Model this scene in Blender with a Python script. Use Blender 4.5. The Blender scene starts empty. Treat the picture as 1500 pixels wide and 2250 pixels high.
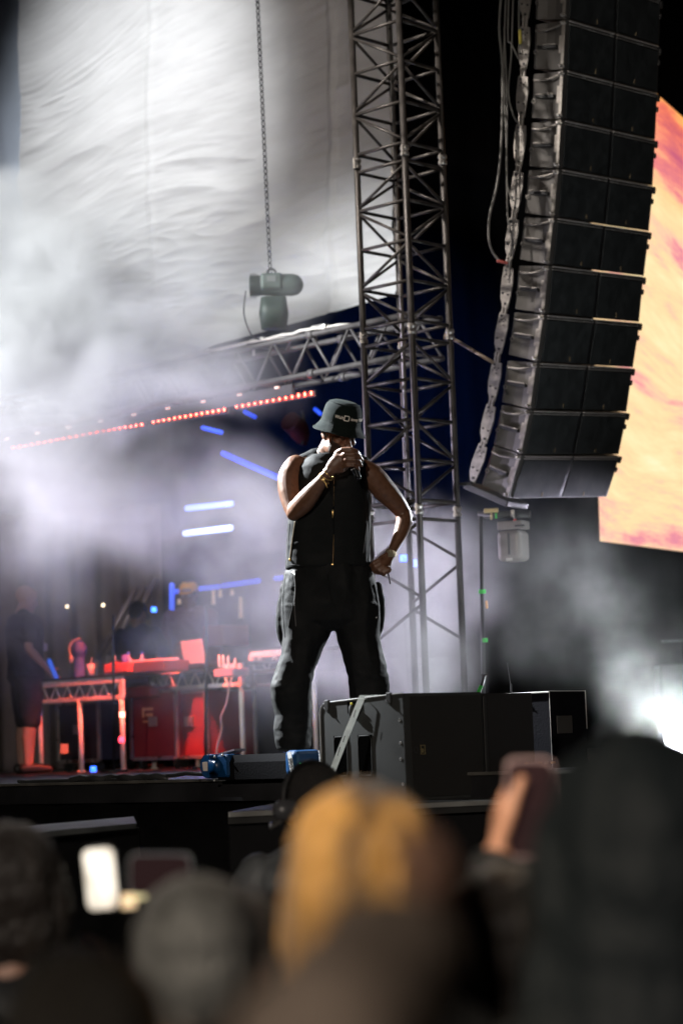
import bpy, bmesh, math, random
from mathutils import Vector, Matrix, noise as mnoise
random.seed(7)
S = bpy.context.scene
COL = S.collection
rad = math.radians
# ------------------------------------------------------------------ camera
FPX = 5312.0                      # focal length in pixels of the 1500x2250 picture
CAMZ = 1.75                       # eye height in the crowd
FLOOR = 1.60                      # stage floor height
pitch, roll = rad(5.53), rad(2.12)
CP = Vector((0, 0, CAMZ))
FW = Vector((0, math.cos(pitch), math.sin(pitch)))
R0 = Vector((1, 0, 0)); U0 = R0.cross(FW)
CR = R0*math.cos(roll) - U0*math.sin(roll)
CU = U0*math.cos(roll) + R0*math.sin(roll)
cam_d = bpy.data.cameras.new('camera'); cam = bpy.data.objects.new('camera', cam_d); COL.objects.link(cam)
M = Matrix((CR, CU, -FW)).transposed().to_4x4(); M.translation = CP
cam.matrix_world = M
cam_d.sensor_fit = 'VERTICAL'; cam_d.sensor_height = 36; cam_d.sensor_width = 24; cam_d.lens = 85
cam_d.clip_start = 0.05; cam_d.clip_end = 500
cam_d.dof.use_dof = True; cam_d.dof.focus_distance = 12.3; cam_d.dof.aperture_fstop = 2.5
S.camera = cam
# ------------------------------------------------------------------ night sky
w = bpy.data.worlds.new('World'); S.world = w; w.use_nodes = True
nt = w.node_tree
sky = nt.nodes.new('ShaderNodeTexSky'); sky.sky_type = 'NISHITA'; sky.sun_disc = False
sky.sun_elevation = rad(-4); sky.sun_rotation = rad(160)
nt.links.new(sky.outputs[0], nt.nodes['Background'].inputs[0]); nt.nodes['Background'].inputs[1].default_value = 0.03
S.view_settings.view_transform = 'Standard'; S.view_settings.look = 'None'
S.view_settings.exposure = 0; S.view_settings.gamma = 1
S.cycles.use_denoising = True
S.cycles.max_bounces = 5; S.cycles.diffuse_bounces = 2; S.cycles.glossy_bounces = 2
S.cycles.transmission_bounces = 2; S.cycles.volume_bounces = 0; S.cycles.transparent_max_bounces = 6
S.cycles.sample_clamp_indirect = 3; S.cycles.sample_clamp_direct = 0
S.cycles.caustics_reflective = False; S.cycles.caustics_refractive = False
S.cycles.volume_step_rate = 1.0; S.cycles.volume_max_steps = 256

def at(px, py, d):
    """point seen at photograph pixel (px,py), d metres along the viewing axis"""
    return CP + FW*d + CR*((px-750)/FPX*d) - CU*((py-1125)/FPX*d)
EB = Vector((-.7071, .7071, 0))    # direction of the stage edge, going away to the left
def ldepth(px, px0, d0):
    """depth where a line leaving (px0,d0) along EB is seen at column px"""
    k = (px-750)/FPX; X0 = (px0-750)/FPX*d0
    t = (X0 - k*d0)/(.7071*(1+k))
    return d0 + .7071*t
# ------------------------------------------------------------------ lamps
def lamp(name, kind, loc, target, power, color, size=.1, cone=60, blend=.5, label=None):
    l = bpy.data.lights.new(name, kind); l.energy = power; l.color = color
    if kind in ('SPOT', 'POINT'): l.shadow_soft_size = size
    if kind == 'SPOT': l.spot_size = rad(cone); l.spot_blend = blend
    if kind == 'AREA': l.size = size
    o = bpy.data.objects.new(name, l); COL.objects.link(o); o.location = loc
    if target is not None:
        o.rotation_euler = (Vector(target)-Vector(loc)).to_track_quat('-Z', 'Y').to_euler()
    return o
PERF = at(720, 1200, 12.3)
lamp('rim_spot', 'SPOT', at(-2200, -1000, 18.6), at(700, 1190, 12.3), 95000, (.93,.97,1), .12, 10, .6)
lamp('rim_spot_right', 'SPOT', at(2300, 700, 18), at(760, 1180, 12.3), 2500, (.9,.95,1), .12, 14, .6)
lamp('curtain_wash', 'SPOT', at(-800, -900, 17.0), at(225, 215, 22.0), 5600, (.93,.96,1), .3, 40, 1)
lamp('curtain_fill', 'SPOT', at(-300, 300, 14.5), at(620, 250, 21.5), 450, (1,.88,.78), .3, 40, 1)
lamp('array_spot', 'SPOT', at(-700, -900, 14.5), at(1120, 520, 17.1), 2600, (1,.92,.84), .1, 25, .8)
lamp('smoke_spot', 'SPOT', at(-2300, -500, 13.6), at(40, 690, 18.0), 19000, (.93,.97,1), .3, 30, 1)
lamp('violet_wash', 'SPOT', at(2100, 1620, 20.8), at(700, 1280, 18.2), 9500, (.84,.80,1), .3, 34, 1)
lamp('violet_wash_low', 'SPOT', at(-1500, 1500, 18.6), at(520, 1250, 17.8), 4500, (.86,.78,1), .3, 42, 1)
lamp('mist_spot', 'SPOT', at(2600, 600, 17.5), at(1300, 1330, 15.5), 2200, (.85,.93,1), .2, 30, 1)
lamp('blue_wash', 'SPOT', at(620, 700, 23.5), at(740, 970, 30.3), 3600, (.04,.18,1), .1, 48, 1)
lamp('bar_glow', 'POINT', at(462, 1138, 20.3), None, 40, (.2,.28,1), .05)
lamp('red_wash', 'SPOT', at(330, 960, 21.2), at(370, 1600, 22.3), 2000, (1,.10,.05), .1, 58, .8)
lamp('added_drape_fill', 'SPOT', at(250, 1000, 24.2), at(180, 1330, 27), 150, (1,.78,.80), .2, 80, 1)  # unseen lamp added to lift the drape out of black
lamp('front_of_house', 'SPOT', Vector((-4, -14, 6.8)), Vector((.6, 13, 3.6)), 7000, (1,.88,.76), .2, 26, .6)
lamp('audience_spot', 'SPOT', Vector((-3.5, -3.0, 4.6)), at(800, 1960, 2.9), 850, (1,.82,.58), .15, 11, .9)
lamp('added_sleeve_fill', 'SPOT', Vector((-2.2, -3.0, 3.4)), at(840, 2140, 1.33), 260, (1,.84,.70), .1, 9, .9)  # extra unseen lamp, added to brighten the tan sleeve
lamp('added_hand_fill', 'SPOT', Vector((-1.6, -2.0, 3.4)), at(1095, 1830, 3.6), 900, (1,.82,.62), .1, 6, .8)  # small narrow lamp added only to brighten the raised hand
# ------------------------------------------------------------------ helpers
def mat(name, color, rough=.6, metal=0, bump=0, bscale=40, var=0, vscale=8, emit=None, estr=0, spec=.5, sss=0, sheen=0, stretch=(1,1,1), detail=4):
    m = bpy.data.materials.new(name); m.use_nodes = True
    n = m.node_tree; b = n.nodes['Principled BSDF']
    b.inputs['Base Color'].default_value = (*color, 1); b.inputs['Roughness'].default_value = rough
    b.inputs['Metallic'].default_value = metal; b.inputs['Specular IOR Level'].default_value = spec
    if sheen: b.inputs['Sheen Weight'].default_value = sheen; b.inputs['Sheen Roughness'].default_value = .4
    if emit: b.inputs['Emission Color'].default_value = (*emit, 1); b.inputs['Emission Strength'].default_value = estr
    if bump or var:
        tc = n.nodes.new('ShaderNodeTexCoord'); mp = n.nodes.new('ShaderNodeMapping'); mp.inputs['Scale'].default_value = stretch
        n.links.new(tc.outputs['Object'], mp.inputs[0])
    if bump:
        t = n.nodes.new('ShaderNodeTexNoise'); t.inputs['Scale'].default_value = bscale; t.inputs['Detail'].default_value = detail
        n.links.new(mp.outputs[0], t.inputs['Vector'])
        bp = n.nodes.new('ShaderNodeBump'); bp.inputs['Strength'].default_value = bump; bp.inputs['Distance'].default_value = .01
        n.links.new(t.outputs['Fac'], bp.inputs['Height']); n.links.new(bp.outputs[0], b.inputs['Normal'])
    if var:
        t = n.nodes.new('ShaderNodeTexNoise'); t.inputs['Scale'].default_value = vscale; t.inputs['Detail'].default_value = 5
        n.links.new(mp.outputs[0], t.inputs['Vector'])
        r = n.nodes.new('ShaderNodeMapRange'); r.inputs[1].default_value = .3; r.inputs[2].default_value = .7
        r.inputs[3].default_value = 1-var; r.inputs[4].default_value = 1+var
        n.links.new(t.outputs['Fac'], r.inputs[0])
        mx = n.nodes.new('ShaderNodeVectorMath'); mx.operation = 'SCALE'; mx.inputs[0].default_value = color
        n.links.new(r.outputs[0], mx.inputs['Scale']); n.links.new(mx.outputs[0], b.inputs['Base Color'])
        rr = n.nodes.new('ShaderNodeMapRange'); rr.inputs[1].default_value = .3; rr.inputs[2].default_value = .7
        rr.inputs[3].default_value = max(.02, rough-.12); rr.inputs[4].default_value = min(1, rough+.12)
        n.links.new(t.outputs['Fac'], rr.inputs[0]); n.links.new(rr.outputs[0], b.inputs['Roughness'])
    return m
def link(name, me, m=None, parent=None, smooth=False):
    o = bpy.data.objects.new(name, me); COL.objects.link(o)
    if m is not None:
        for mm in (m if isinstance(m, (list, tuple)) else [m]): me.materials.append(mm)
    if parent is not None: o.parent = parent; o.matrix_parent_inverse = Matrix.Identity(4) if parent.get('local') else parent.matrix_basis.inverted()
    if smooth:
        for p in me.polygons: p.use_smooth = True
    return o
def build(name, bm, m, parent=None, smooth=False):
    me = bpy.data.meshes.new(name); bm.normal_update(); bm.to_mesh(me); bm.free()
    return link(name, me, m, parent, smooth)
def tag(o, label=None, cat=None, group=None, kind=None):
    if label: o['label'] = label
    if cat: o['category'] = cat
    if group: o['group'] = group
    if kind: o['kind'] = kind
    return o
def root(name, loc, label, cat, group=None, rot=None, mtx=None, local=False):
    o = bpy.data.objects.new(name, None); COL.objects.link(o)
    if mtx is not None: o.matrix_basis = mtx
    else:
        o.location = loc
        if rot: o.rotation_euler = rot
    o.empty_display_size = .1
    if local: o['local'] = 1
    return tag(o, label, cat, group)
def frame(o, x, y, z):
    m = Matrix((x, y, z)).transposed().to_4x4(); m.translation = o; return m
def copy_tree(o, parent=None):
    c = o.copy(); COL.objects.link(c)
    if parent is not None: c.parent = parent
    for ch in list(o.children): copy_tree(ch, c)
    return c
def box(bm, c, sx, sy, sz, X=Vector((1,0,0)), Y=Vector((0,1,0)), Z=Vector((0,0,1)), bev=0, mi=0, seg=2):
    c = Vector(c); vs = []
    for dx in (-.5,.5):
        for dy in (-.5,.5):
            for dz in (-.5,.5): vs.append(bm.verts.new(c + X*(dx*sx) + Y*(dy*sy) + Z*(dz*sz)))
    fs = []
    for f in ((0,1,3,2),(4,6,7,5),(0,4,5,1),(2,3,7,6),(0,2,6,4),(1,5,7,3)):
        fc = bm.faces.new([vs[i] for i in f]); fc.material_index = mi; fs.append(fc)
    if bev:
        ed = list({e for f in fs for e in f.edges})
        bmesh.ops.bevel(bm, geom=ed, offset=bev, segments=seg, affect='EDGES', profile=.5)
    return fs
def prism(bm, pts, off, mi=0):
    """closed prism: polygon pts swept by off"""
    a = [bm.verts.new(p) for p in pts]; b = [bm.verts.new(Vector(p)+off) for p in pts]
    n = len(pts); fs = [bm.faces.new(a), bm.faces.new(b[::-1])]
    for i in range(n): fs.append(bm.faces.new((a[(i+1)%n], a[i], b[i], b[(i+1)%n])))
    for f in fs: f.material_index = mi
    bmesh.ops.recalc_face_normals(bm, faces=fs)
    return fs
def tube(bm, pts, r, n=12, cap='round', flat=1.0, ref=None, mi=0):
    """tube through pts; r number or list; flat squashes the second axis"""
    pts = [Vector(p) for p in pts]; k = len(pts)
    rs = list(r) if isinstance(r, (list, tuple)) else [r]*k
    fl = list(flat) if isinstance(flat, (list, tuple)) else [flat]*k
    T = []
    for i in range(k):
        a = pts[max(i-1,0)]; b = pts[min(i+1,k-1)]; T.append((b-a).normalized())
    u = Vector(ref) if ref is not None else (Vector((0,0,1)) if abs(T[0].z) < .9 else Vector((1,0,0)))
    rings = []
    def ring(c, t, u, ru, rv):
        u = (u - t*u.dot(t)).normalized(); v = t.cross(u)
        return [bm.verts.new(c + u*(math.cos(2*math.pi*j/n)*ru) + v*(math.sin(2*math.pi*j/n)*rv)) for j in range(n)], u
    if cap == 'round':
        for a in (80, 55, 28):
            s, c_ = math.sin(rad(a)), math.cos(rad(a))
            rg, u = ring(pts[0]-T[0]*rs[0]*s, T[0], u, rs[0]*c_, rs[0]*fl[0]*c_); rings.append(rg)
    for i in range(k):
        rg, u = ring(pts[i], T[i], u, rs[i], rs[i]*fl[i]); rings.append(rg)
    if cap == 'round':
        for a in (28, 55, 80):
            s, c_ = math.sin(rad(a)), math.cos(rad(a))
            rg, u = ring(pts[-1]+T[-1]*rs[-1]*s, T[-1], u, rs[-1]*c_, rs[-1]*fl[-1]*c_); rings.append(rg)
    for a, b in zip(rings, rings[1:]):
        for j in range(n):
            f = bm.faces.new((a[j], a[(j+1)%n], b[(j+1)%n], b[j])); f.material_index = mi; f.smooth = True
    f = bm.faces.new(rings[0][::-1]); f.material_index = mi
    f = bm.faces.new(rings[-1]); f.material_index = mi
def smoothpath(pts, n=6):
    """Catmull-Rom through pts (tuples of floats of any length)"""
    P = [tuple(p) for p in pts]; P = [P[0]] + P + [P[-1]]; out = []
    for i in range(1, len(P)-2):
        for s in range(n):
            t = s/n
            out.append(tuple(.5*((2*b)+(-a+c)*t+(2*a-5*b+4*c-d)*t*t+(-a+3*b-3*c+d)*t**3) for a, b, c, d in zip(P[i-1], P[i], P[i+1], P[i+2])))
    out.append(P[-2]); return out
def ell(bm, c, rx, ry, rz, X=Vector((1,0,0)), Y=Vector((0,1,0)), Z=Vector((0,0,1)), u=20, v=12, mi=0):
    m = Matrix((X*rx, Y*ry, Z*rz)).transposed().to_4x4(); m.translation = Vector(c)
    r = bmesh.ops.create_uvsphere(bm, u_segments=u, v_segments=v, radius=1, matrix=m)
    for vv in r['verts']:
        for f in vv.link_faces: f.smooth = True; f.material_index = mi
def loft(bm, secs, n=36, mi=0):
    """closed loft; secs: (centre, X half axis vector, Y half axis vector, squareness)"""
    rings = []
    for c, ax, ay, sq in secs:
        rg = []
        for j in range(n):
            t = 2*math.pi*j/n; ct, st = math.cos(t), math.sin(t)
            e = 2/sq
            rg.append(bm.verts.new(Vector(c) + ax*(math.copysign(abs(ct)**e, ct)) + ay*(math.copysign(abs(st)**e, st))))
        rings.append(rg)
    for a, b in zip(rings, rings[1:]):
        for j in range(n):
            f = bm.faces.new((a[j], a[(j+1)%n], b[(j+1)%n], b[j])); f.smooth = True; f.material_index = mi
    bm.faces.new(rings[0][::-1]); bm.faces.new(rings[-1])
    bmesh.ops.recalc_face_normals(bm, faces=bm.faces[:])
def torus(bm, c, axis, R, r, n=28, k=8, sq=None, mi=0):
    axis = Vector(axis).normalized(); u = axis.orthogonal().normalized(); v = axis.cross(u); rings = []
    for i in range(n):
        a = 2*math.pi*i/n; d = u*math.cos(a) + v*math.sin(a); 
        rings.append([bm.verts.new(Vector(c) + d*(R + r*math.cos(2*math.pi*j/k)) + axis*(r*(sq or 1)*math.sin(2*math.pi*j/k))) for j in range(k)])
    for i in range(n):
        a, b = rings[i], rings[(i+1)%n]
        for j in range(k):
            f = bm.faces.new((a[j], b[j], b[(j+1)%k], a[(j+1)%k])); f.smooth = True; f.material_index = mi
TMP = bpy.data.scenes.new('tmp_modelling')
def evaluated(o):
    TMP.collection.objects.link(o)
    with bpy.context.temp_override(scene=TMP, view_layer=TMP.view_layers[0]): dg = bpy.context.evaluated_depsgraph_get()
    dg.update()
    me = bpy.data.meshes.new_from_object(o.evaluated_get(dg)); bpy.data.objects.remove(o); return me
def fused(name, bm, voxel, m, parent=None, smooth=4, disp=None, factor=.5):
    """voxel-fuse all the overlapping closed shapes of bm into one continuous surface"""
    me = bpy.data.meshes.new('tmp'); bm.to_mesh(me); bm.free()
    o = bpy.data.objects.new('tmp', me)
    r = o.modifiers.new('r', 'REMESH'); r.mode = 'VOXEL'; r.voxel_size = voxel
    if smooth:
        s = o.modifiers.new('s', 'SMOOTH'); s.iterations = smooth; s.factor = factor
    nm = evaluated(o); nm.name = name; bpy.data.meshes.remove(me)
    nm.materials.clear()
    if disp:
        vn = [v.normal.copy() for v in nm.vertices]; vc = [v.co.copy() for v in nm.vertices]; fl_ = []
        for c, n in zip(vc, vn): fl_.extend(c + n*disp(c))
        nm.vertices.foreach_set('co', fl_); nm.update()
    return link(name, nm, m, parent, True)
def text_mesh(txt, size, extrude=.0006):
    c = bpy.data.curves.new('t', 'FONT'); c.body = txt; c.size = size; c.extrude = extrude; c.align_x = 'CENTER'; c.align_y = 'CENTER'; c.offset = size*.012
    me = evaluated(bpy.data.objects.new('t', c))
    me.materials.clear(); return me
def nz(p, s=1, seed=0): return mnoise.noise(Vector((p[0]*s+seed*7.3, p[1]*s+seed*3.1, p[2]*s-seed*5.7)))
# ------------------------------------------------------------------ materials
M_black = mat('black_paint', (.012,.012,.013), .45, bump=.15, bscale=160, var=.2)
M_blackcloth = mat('black_cloth', (.008,.008,.009), .9, bump=.3, bscale=60, var=.3, spec=.2)
M_steel = mat('grey_steel', (.30,.29,.28), .42, .7, var=.3, vscale=14, bump=.1, bscale=90)
M_alu = mat('aluminium', (.45,.43,.41), .38, .8, var=.25, vscale=18, bump=.08, bscale=120)
M_darkmetal = mat('dark_metal', (.05,.05,.055), .4, .6, var=.3)
M_gold = mat('brass_metal', (.75,.5,.2), .28, 1)
M_white = mat('white_plastic', (.75,.75,.75), .5)
M_rubber = mat('black_rubber', (.015,.015,.015), .6, var=.2)
M_skin = mat('brown_skin', (.15,.072,.042), .40, bump=.1, bscale=300, var=.22, vscale=42, spec=.5)
M_skinlight = mat('light_skin', (.45,.26,.19), .5, bump=.1, bscale=150, var=.08)
M_hair = mat('dark_hair', (.012,.01,.009), .55, bump=.9, bscale=260, stretch=(1,1,.4), spec=.4)
# ================================================================== SETTING
M_ground = mat('ground_grass', (.03,.035,.025), .9, bump=.5, bscale=20, var=.4)
bm = bmesh.new()
bmesh.ops.create_grid(bm, x_segments=20, y_segments=20, size=150)
tag(build('ground', bm, M_ground), kind='structure')
# stage deck: floor slab whose front edge runs along EB
EN = Vector((-.7071, -.7071, 0))              # out of the stage towards the crowd (left-front)
E0 = Vector((-.15, 11.6, FLOOR))              # a point of the edge
def edge(t, z=FLOOR, out=0): return Vector((E0.x, E0.y, z)) + EB*t + EN*out
M_floor = mat('stage_floor', (.02,.02,.022), .38, bump=.15, bscale=30, var=.4, vscale=3)
bm = bmesh.new()
prism(bm, [edge(-9,FLOOR-.1), edge(16,FLOOR-.1), edge(16,FLOOR-.1,-26), edge(-9,FLOOR-.1,-26)], Vector((0,0,.1)))
tag(build('stage_floor', bm, M_floor), kind='structure')
bm = bmesh.new()
# front skirt: hanging cloth with soft folds
N = 260; rows = []
for j, z in enumerate((FLOOR-.102, FLOOR-.35, FLOOR-.8, 0)):
    rows.append([bm.verts.new(edge(-9+25*i/N, z, -.03+ (.012+.02*j)*math.sin(i*.8+.6*math.sin(i*.23)))) for i in range(N+1)])
for a, b in zip(rows, rows[1:]):
    for i in range(N): bm.faces.new((a[i], a[i+1], b[i+1], b[i])).smooth = True
bmesh.ops.solidify(bm, geom=bm.faces[:], thickness=.006)
tag(build('stage_skirt', bm, M_blackcloth), kind='structure')
# shiny rubbing strip along the edge
bm = bmesh.new()
box(bm, edge(3.5, FLOOR+.006, .012), .02, 25, .014, X=EN, Y=EB)
tag(build('stage_edge_trim', bm, mat('edge_trim', (.2,.19,.17), .35, .6, var=.5, vscale=5)), kind='structure')
# lower front deck (carries the subwoofers)
M_deck = mat('deck_top', (.02,.02,.02), .6, var=.4)
DZ = 1.50
def dk(px, py, d=None):  # point of plane z=DZ seen at pixel
    a = at(px, py, 1) - CP; return CP + a*((DZ-CAMZ)/a.z)
bm = bmesh.new()
c0 = at(500, 1770, 9.9); c0.z = DZ
c1 = at(1420, 1745, 10.6); c1.z = DZ
back = Vector((.12, 1, 0)).normalized()
prism(bm, [c0-Vector((0,0,.05)), c1-Vector((0,0,.05)), c1+back*3.2-Vector((0,0,.05)), c0+back*1.2-Vector((0,0,.05))], Vector((0,0,.05)))
o = build('front_deck', bm, M_deck); tag(o, kind='structure')
bm = bmesh.new()
d = (c1-c0).normalized(); nrm = Vector((d.y, -d.x, 0))
box(bm, (c0+c1)/2 + nrm*.008 + Vector((0,0,-.012)), (c1-c0).length, .012, .022, X=d, Y=nrm, bev=.003)
tag(build('deck_edge_rail', bm, mat('rail_alu', (.3,.3,.29), .45, .4, var=.4, vscale=4)), kind='structure')
bm = bmesh.new()
box(bm, (c0+c1)/2 + Vector((0,.06,-.05-.72)), (c1-c0).length, .02, 1.42, X=d, Y=nrm)
tag(build('front_deck_skirt', bm, M_blackcloth), kind='structure')
# low camera platform at left whose pale top edge catches light
bm = bmesh.new()
a0, a1 = at(-60, 1842, 8.2), at(300, 1808, 9.3); a1.z = a0.z
prism(bm, [a0, a1, a1+Vector((-.1,1.0,0)), a0+Vector((-.1,1.0,0))], Vector((0,0,-.02)))
tag(build('pit_platform', bm, mat('pit_platform', (.14,.15,.15), .5, var=.4, vscale=5)), kind='structure')
bm = bmesh.new()
box(bm, (a0+a1)/2+Vector((0,.10,-.02-.68)), (a1-a0).length, .03, 1.36, X=(a1-a0).normalized(), Y=Vector((0,1,0)))
tag(build('pit_platform_front', bm, M_black), kind='structure')
# black back cloth behind everything + side cloth
def cloth(name, p00, p10, H, amp, wl, m, nx=240, nz_=30, seed=0, kind='structure'):
    bm = bmesh.new(); ax = (p10-p00); L = ax.length; ax.normalize(); nn = Vector((ax.y, -ax.x, 0)); rows = []
    for j in range(nz_+1):
        z = H*j/nz_
        rows.append([bm.verts.new(p00 + ax*(L*i/nx) + Vector((0,0,z)) + nn*(amp*math.sin(L*i/nx/wl*6.283 + 2*nz((i*L/nx*.7, z*.25, 0), 1, seed)) + amp*.8*nz((i*L/nx*2.2, z*.3, 1), 1, seed))) for i in range(nx+1)])
    for a, b in zip(rows, rows[1:]):
        for i in range(nx): bm.faces.new((a[i], a[i+1], b[i+1], b[i])).smooth = True
    bmesh.ops.solidify(bm, geom=bm.faces[:], thickness=.004)
    return build(name, bm, m, smooth=True)
o = cloth('stage_backdrop', Vector((-9, 30.5, FLOOR)), Vector((12, 30.5, FLOOR)), 14, .05, .5, M_blackcloth)
tag(o, kind='structure')
M_drape = mat('grey_drape', (.16,.14,.125), .85, bump=.2, bscale=30, var=.25, vscale=2, spec=.2)
p = at(-160, 1690, 27.5); p.z = FLOOR; q = at(372, 1690, 26.5); q.z = FLOOR
o = cloth('grey_drape', p, q, 2.9, .05, .32, M_drape, nx=220, seed=3)
tag(o, 'gathered grey brown drape hanging behind the dj tables', 'drape')
# stage roof underside (dark) so that the top right is closed
bm = bmesh.new()
box(bm, Vector((1, 22, 12.5)), 24, 18, .2)
tag(build('stage_roof', bm, M_blackcloth), kind='structure')

# ------------------------------------------------------------------ lit white curtain
def curtain(name, px_a, px_b, px0, d0, ytop, yb, NX, NY, m, wr, label, amp=.05, seed=0):
    bm = bmesh.new(); V = []
    for j in range(NY+1):
        row = []
        for i in range(NX+1):
            px = px_a + (px_b-px_a)*i/NX
            py = ytop + (yb(px)-ytop)*(j/NY)
            dd = ldepth(px, px0, d0)
            a = px/900; b = py/900
            h = 0
            if wr:
                # wrinkles fan out from the right seam and sag towards the left one
                s = b + .30*a*(1-.5*b) - .35*math.exp(-((a-.05)/.22)**2)*(.75-b) + .05*mnoise.noise(Vector((a*1.5, b*1.5, 4)))
                w1 = mnoise.noise(Vector((a*1.1, s*7, 1.3+seed))); w2 = mnoise.noise(Vector((a*5.5, s*17, 7.7)))
                w3 = mnoise.noise(Vector((a*12, s*40, 2.1))); w4 = mnoise.noise(Vector((a*13, s*80, 5.5)))
                rdg = lambda v: 1-abs(v)*2
                pt = min(1, max(0, .45+1.3*mnoise.noise(Vector((a*2.1, b*3.2, 6))))); h = .85*w1 + .30*rdg(w2)*pt + .20*rdg(w3)*(1-.6*pt)*abs(w1)*2 + .05*w4 + .5*mnoise.noise(Vector((a*1.6, b*2.2, 11)))
                low = max(0, (py-480)/300); h *= 1+.9*low
                h += 2.2*low*abs(mnoise.noise(Vector((a*.8, s*9, 9))))*.5
                h += .5*math.exp(-((px-328)/7)**2)*.35 + .5*math.exp(-((px-735)/8)**2)*.5
            else:
                h = .9*mnoise.noise(Vector((a*9, b*.8, 3+seed))) + .3*mnoise.noise(Vector((a*4, b*6, 8)))
            p = at(px, py, dd) + Vector((-.7071,-.7071,0))*(amp*h)
            row.append(bm.verts.new(p))
        V.append(row)
    for r0, r1 in zip(V, V[1:]):
        for i in range(NX): bm.faces.new((r0[i], r0[i+1], r1[i+1], r1[i])).smooth = True
    bmesh.ops.solidify(bm, geom=bm.faces[:], thickness=.003)
    return tag(build(name, bm, m, smooth=True), label, 'curtain')
M_curtain = mat('white_fabric', (.62,.61,.60), .62, bump=.25, bscale=9, var=.07, vscale=1.5, spec=.3, stretch=(1,1,3), detail=8)
curtain('white_curtain', 46, 874, 790, 20.4, -140, lambda x: 672+(790-x)*.30, 420, 420, M_curtain, True,
        'large wrinkled white fabric curtain lit from the upper left behind the roof truss', amp=.10)
M_side = mat('grey_blue_fabric', (.55,.60,.68), .75, bump=.2, bscale=9, var=.1, vscale=2)
curtain('side_curtain', -260, 60, 790, 20.65, -140, lambda x: 900, 90, 120, M_side, False,
        'darker grey blue curtain strip at the far left edge of the picture', amp=.06, seed=2)
# ------------------------------------------------------------------ big LED screen (flat, emissive)
ms = bpy.data.materials.new('screen_picture'); ms.use_nodes = True; n = ms.node_tree; n.nodes.clear()
out = n.nodes.new('ShaderNodeOutputMaterial'); em = n.nodes.new('ShaderNodeEmission'); n.links.new(em.outputs[0], out.inputs[0])
tc = n.nodes.new('ShaderNodeTexCoord'); mp = n.nodes.new('ShaderNodeMapping'); mp.inputs['Rotation'].default_value = (0,0,rad(0))
mp.inputs['Scale'].default_value = (1,1,1); n.links.new(tc.outputs['UV'], mp.inputs[0])
mp2 = n.nodes.new('ShaderNodeMapping'); mp2.inputs['Scale'].default_value = (.9,5.5,1); mp2.inputs['Rotation'].default_value = (0,0,rad(8)); n.links.new(mp.outputs[0], mp2.inputs[0])
t = n.nodes.new('ShaderNodeTexNoise'); t.inputs['Scale'].default_value = 1.1; t.inputs['Detail'].default_value = 7; t.inputs['Roughness'].default_value = .7; t.inputs['Distortion'].default_value = .25
n.links.new(mp2.outputs[0], t.inputs['Vector'])
cr = n.nodes.new('ShaderNodeValToRGB'); e = cr.color_ramp.elements
e[0].position = .30; e[0].color = (.58,.16,.36,1); e[1].position = .70; e[1].color = (1,.93,.62,1)
for ps, c_ in ((.39,(.86,.30,.34,1)), (.45,(1,.58,.40,1)), (.50,(1,.70,.38,1)), (.58,(1,.80,.45,1))):
    k = cr.color_ramp.elements.new(ps); k.color = c_
n.links.new(t.outputs['Fac'], cr.inputs[0])
# orange towards the top edge of the programme picture
sp = n.nodes.new('ShaderNodeSeparateXYZ'); n.links.new(tc.outputs['UV'], sp.inputs[0])
mr = n.nodes.new('ShaderNodeMapRange'); mr.inputs[1].default_value = .72; mr.inputs[2].default_value = 1.0; n.links.new(sp.outputs[1], mr.inputs[0])
mx = n.nodes.new('ShaderNodeMixRGB'); mx.blend_type = 'MULTIPLY'; mx.inputs[2].default_value = (1,.62,.30,1)
n.links.new(mr.outputs[0], mx.inputs[0]); n.links.new(cr.outputs[0], mx.inputs[1]); n.links.new(mx.outputs[0], em.inputs[0]); em.inputs[1].default_value = 1.1
bm = bmesh.new()
d0, d1 = 22.0, 24.6
A = at(1316, 1189, d0); 
# one vertical plane through the two columns
Bq = at(1700, 1232, d1)
def onplane(px, py):
    nn = (Bq-A).cross(Vector((0,0,1))); r = at(px,py,1)-CP; return CP + r*((A-CP).dot(nn)/r.dot(nn))
quad = [onplane(1316,1189), onplane(1720,1240), onplane(1690,430), onplane(1284,66)]
uvs = [(0,0),(1.1,0),(1.1,1),(0,1)]
nn = (quad[1]-quad[0]).cross(quad[3]-quad[0]).normalized()
if nn.dot(CP-quad[0]) < 0: nn = -nn
vs = [bm.verts.new(p + nn*.004) for p in quad]; f = bm.faces.new(vs)
uvl = bm.loops.layers.uv.new('UVMap')
for l, uv in zip(f.loops, uvs): l[uvl].uv = uv
scr = root('led_screen', quad[0], 'large led screen glowing with yellow and pink streaks behind the speaker array', 'led screen')
o = build('screen_picture', bm, ms, scr)
bm = bmesh.new()
cen = sum(quad, Vector())/4
prism(bm, [p for p in quad], -nn*.05)
build('screen_housing', bm, M_blackcloth, scr)
# ================================================================== TRUSS TOWER
def bar(name, a, b, r, m, parent, n=10):
    bm = bmesh.new(); tube(bm, [a, b], r, n, cap='flat'); return build(name, bm, m, parent, False)
M_tower = mat('tower_steel', (.05,.044,.04), .45, .5, var=.35, vscale=12, bump=.1, bscale=90)
dM = 16.6; up = Vector((0,0,1))
Mb = at(875, 0, dM); Lb = at(770, 3, dM+.33); Rb = at(957, 2, dM+.30); Bb = Lb + Rb - Mb
ztop = at(870, -160, dM).z; zbot = FLOOR
def zat(py): return at(875+.032*py, py, dM).z
def col(P, z): return Vector((P.x, P.y, z))
tower = root('truss_tower', col((Mb+Lb+Rb+Bb)/4, FLOOR), 'tall square lattice truss tower standing behind the performer, rising past the top of the picture', 'truss tower')
for P in (Lb, Mb, Rb, Bb): bar('chord', col(P, zbot), col(P, ztop), .0225, M_tower, tower, 14)
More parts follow.
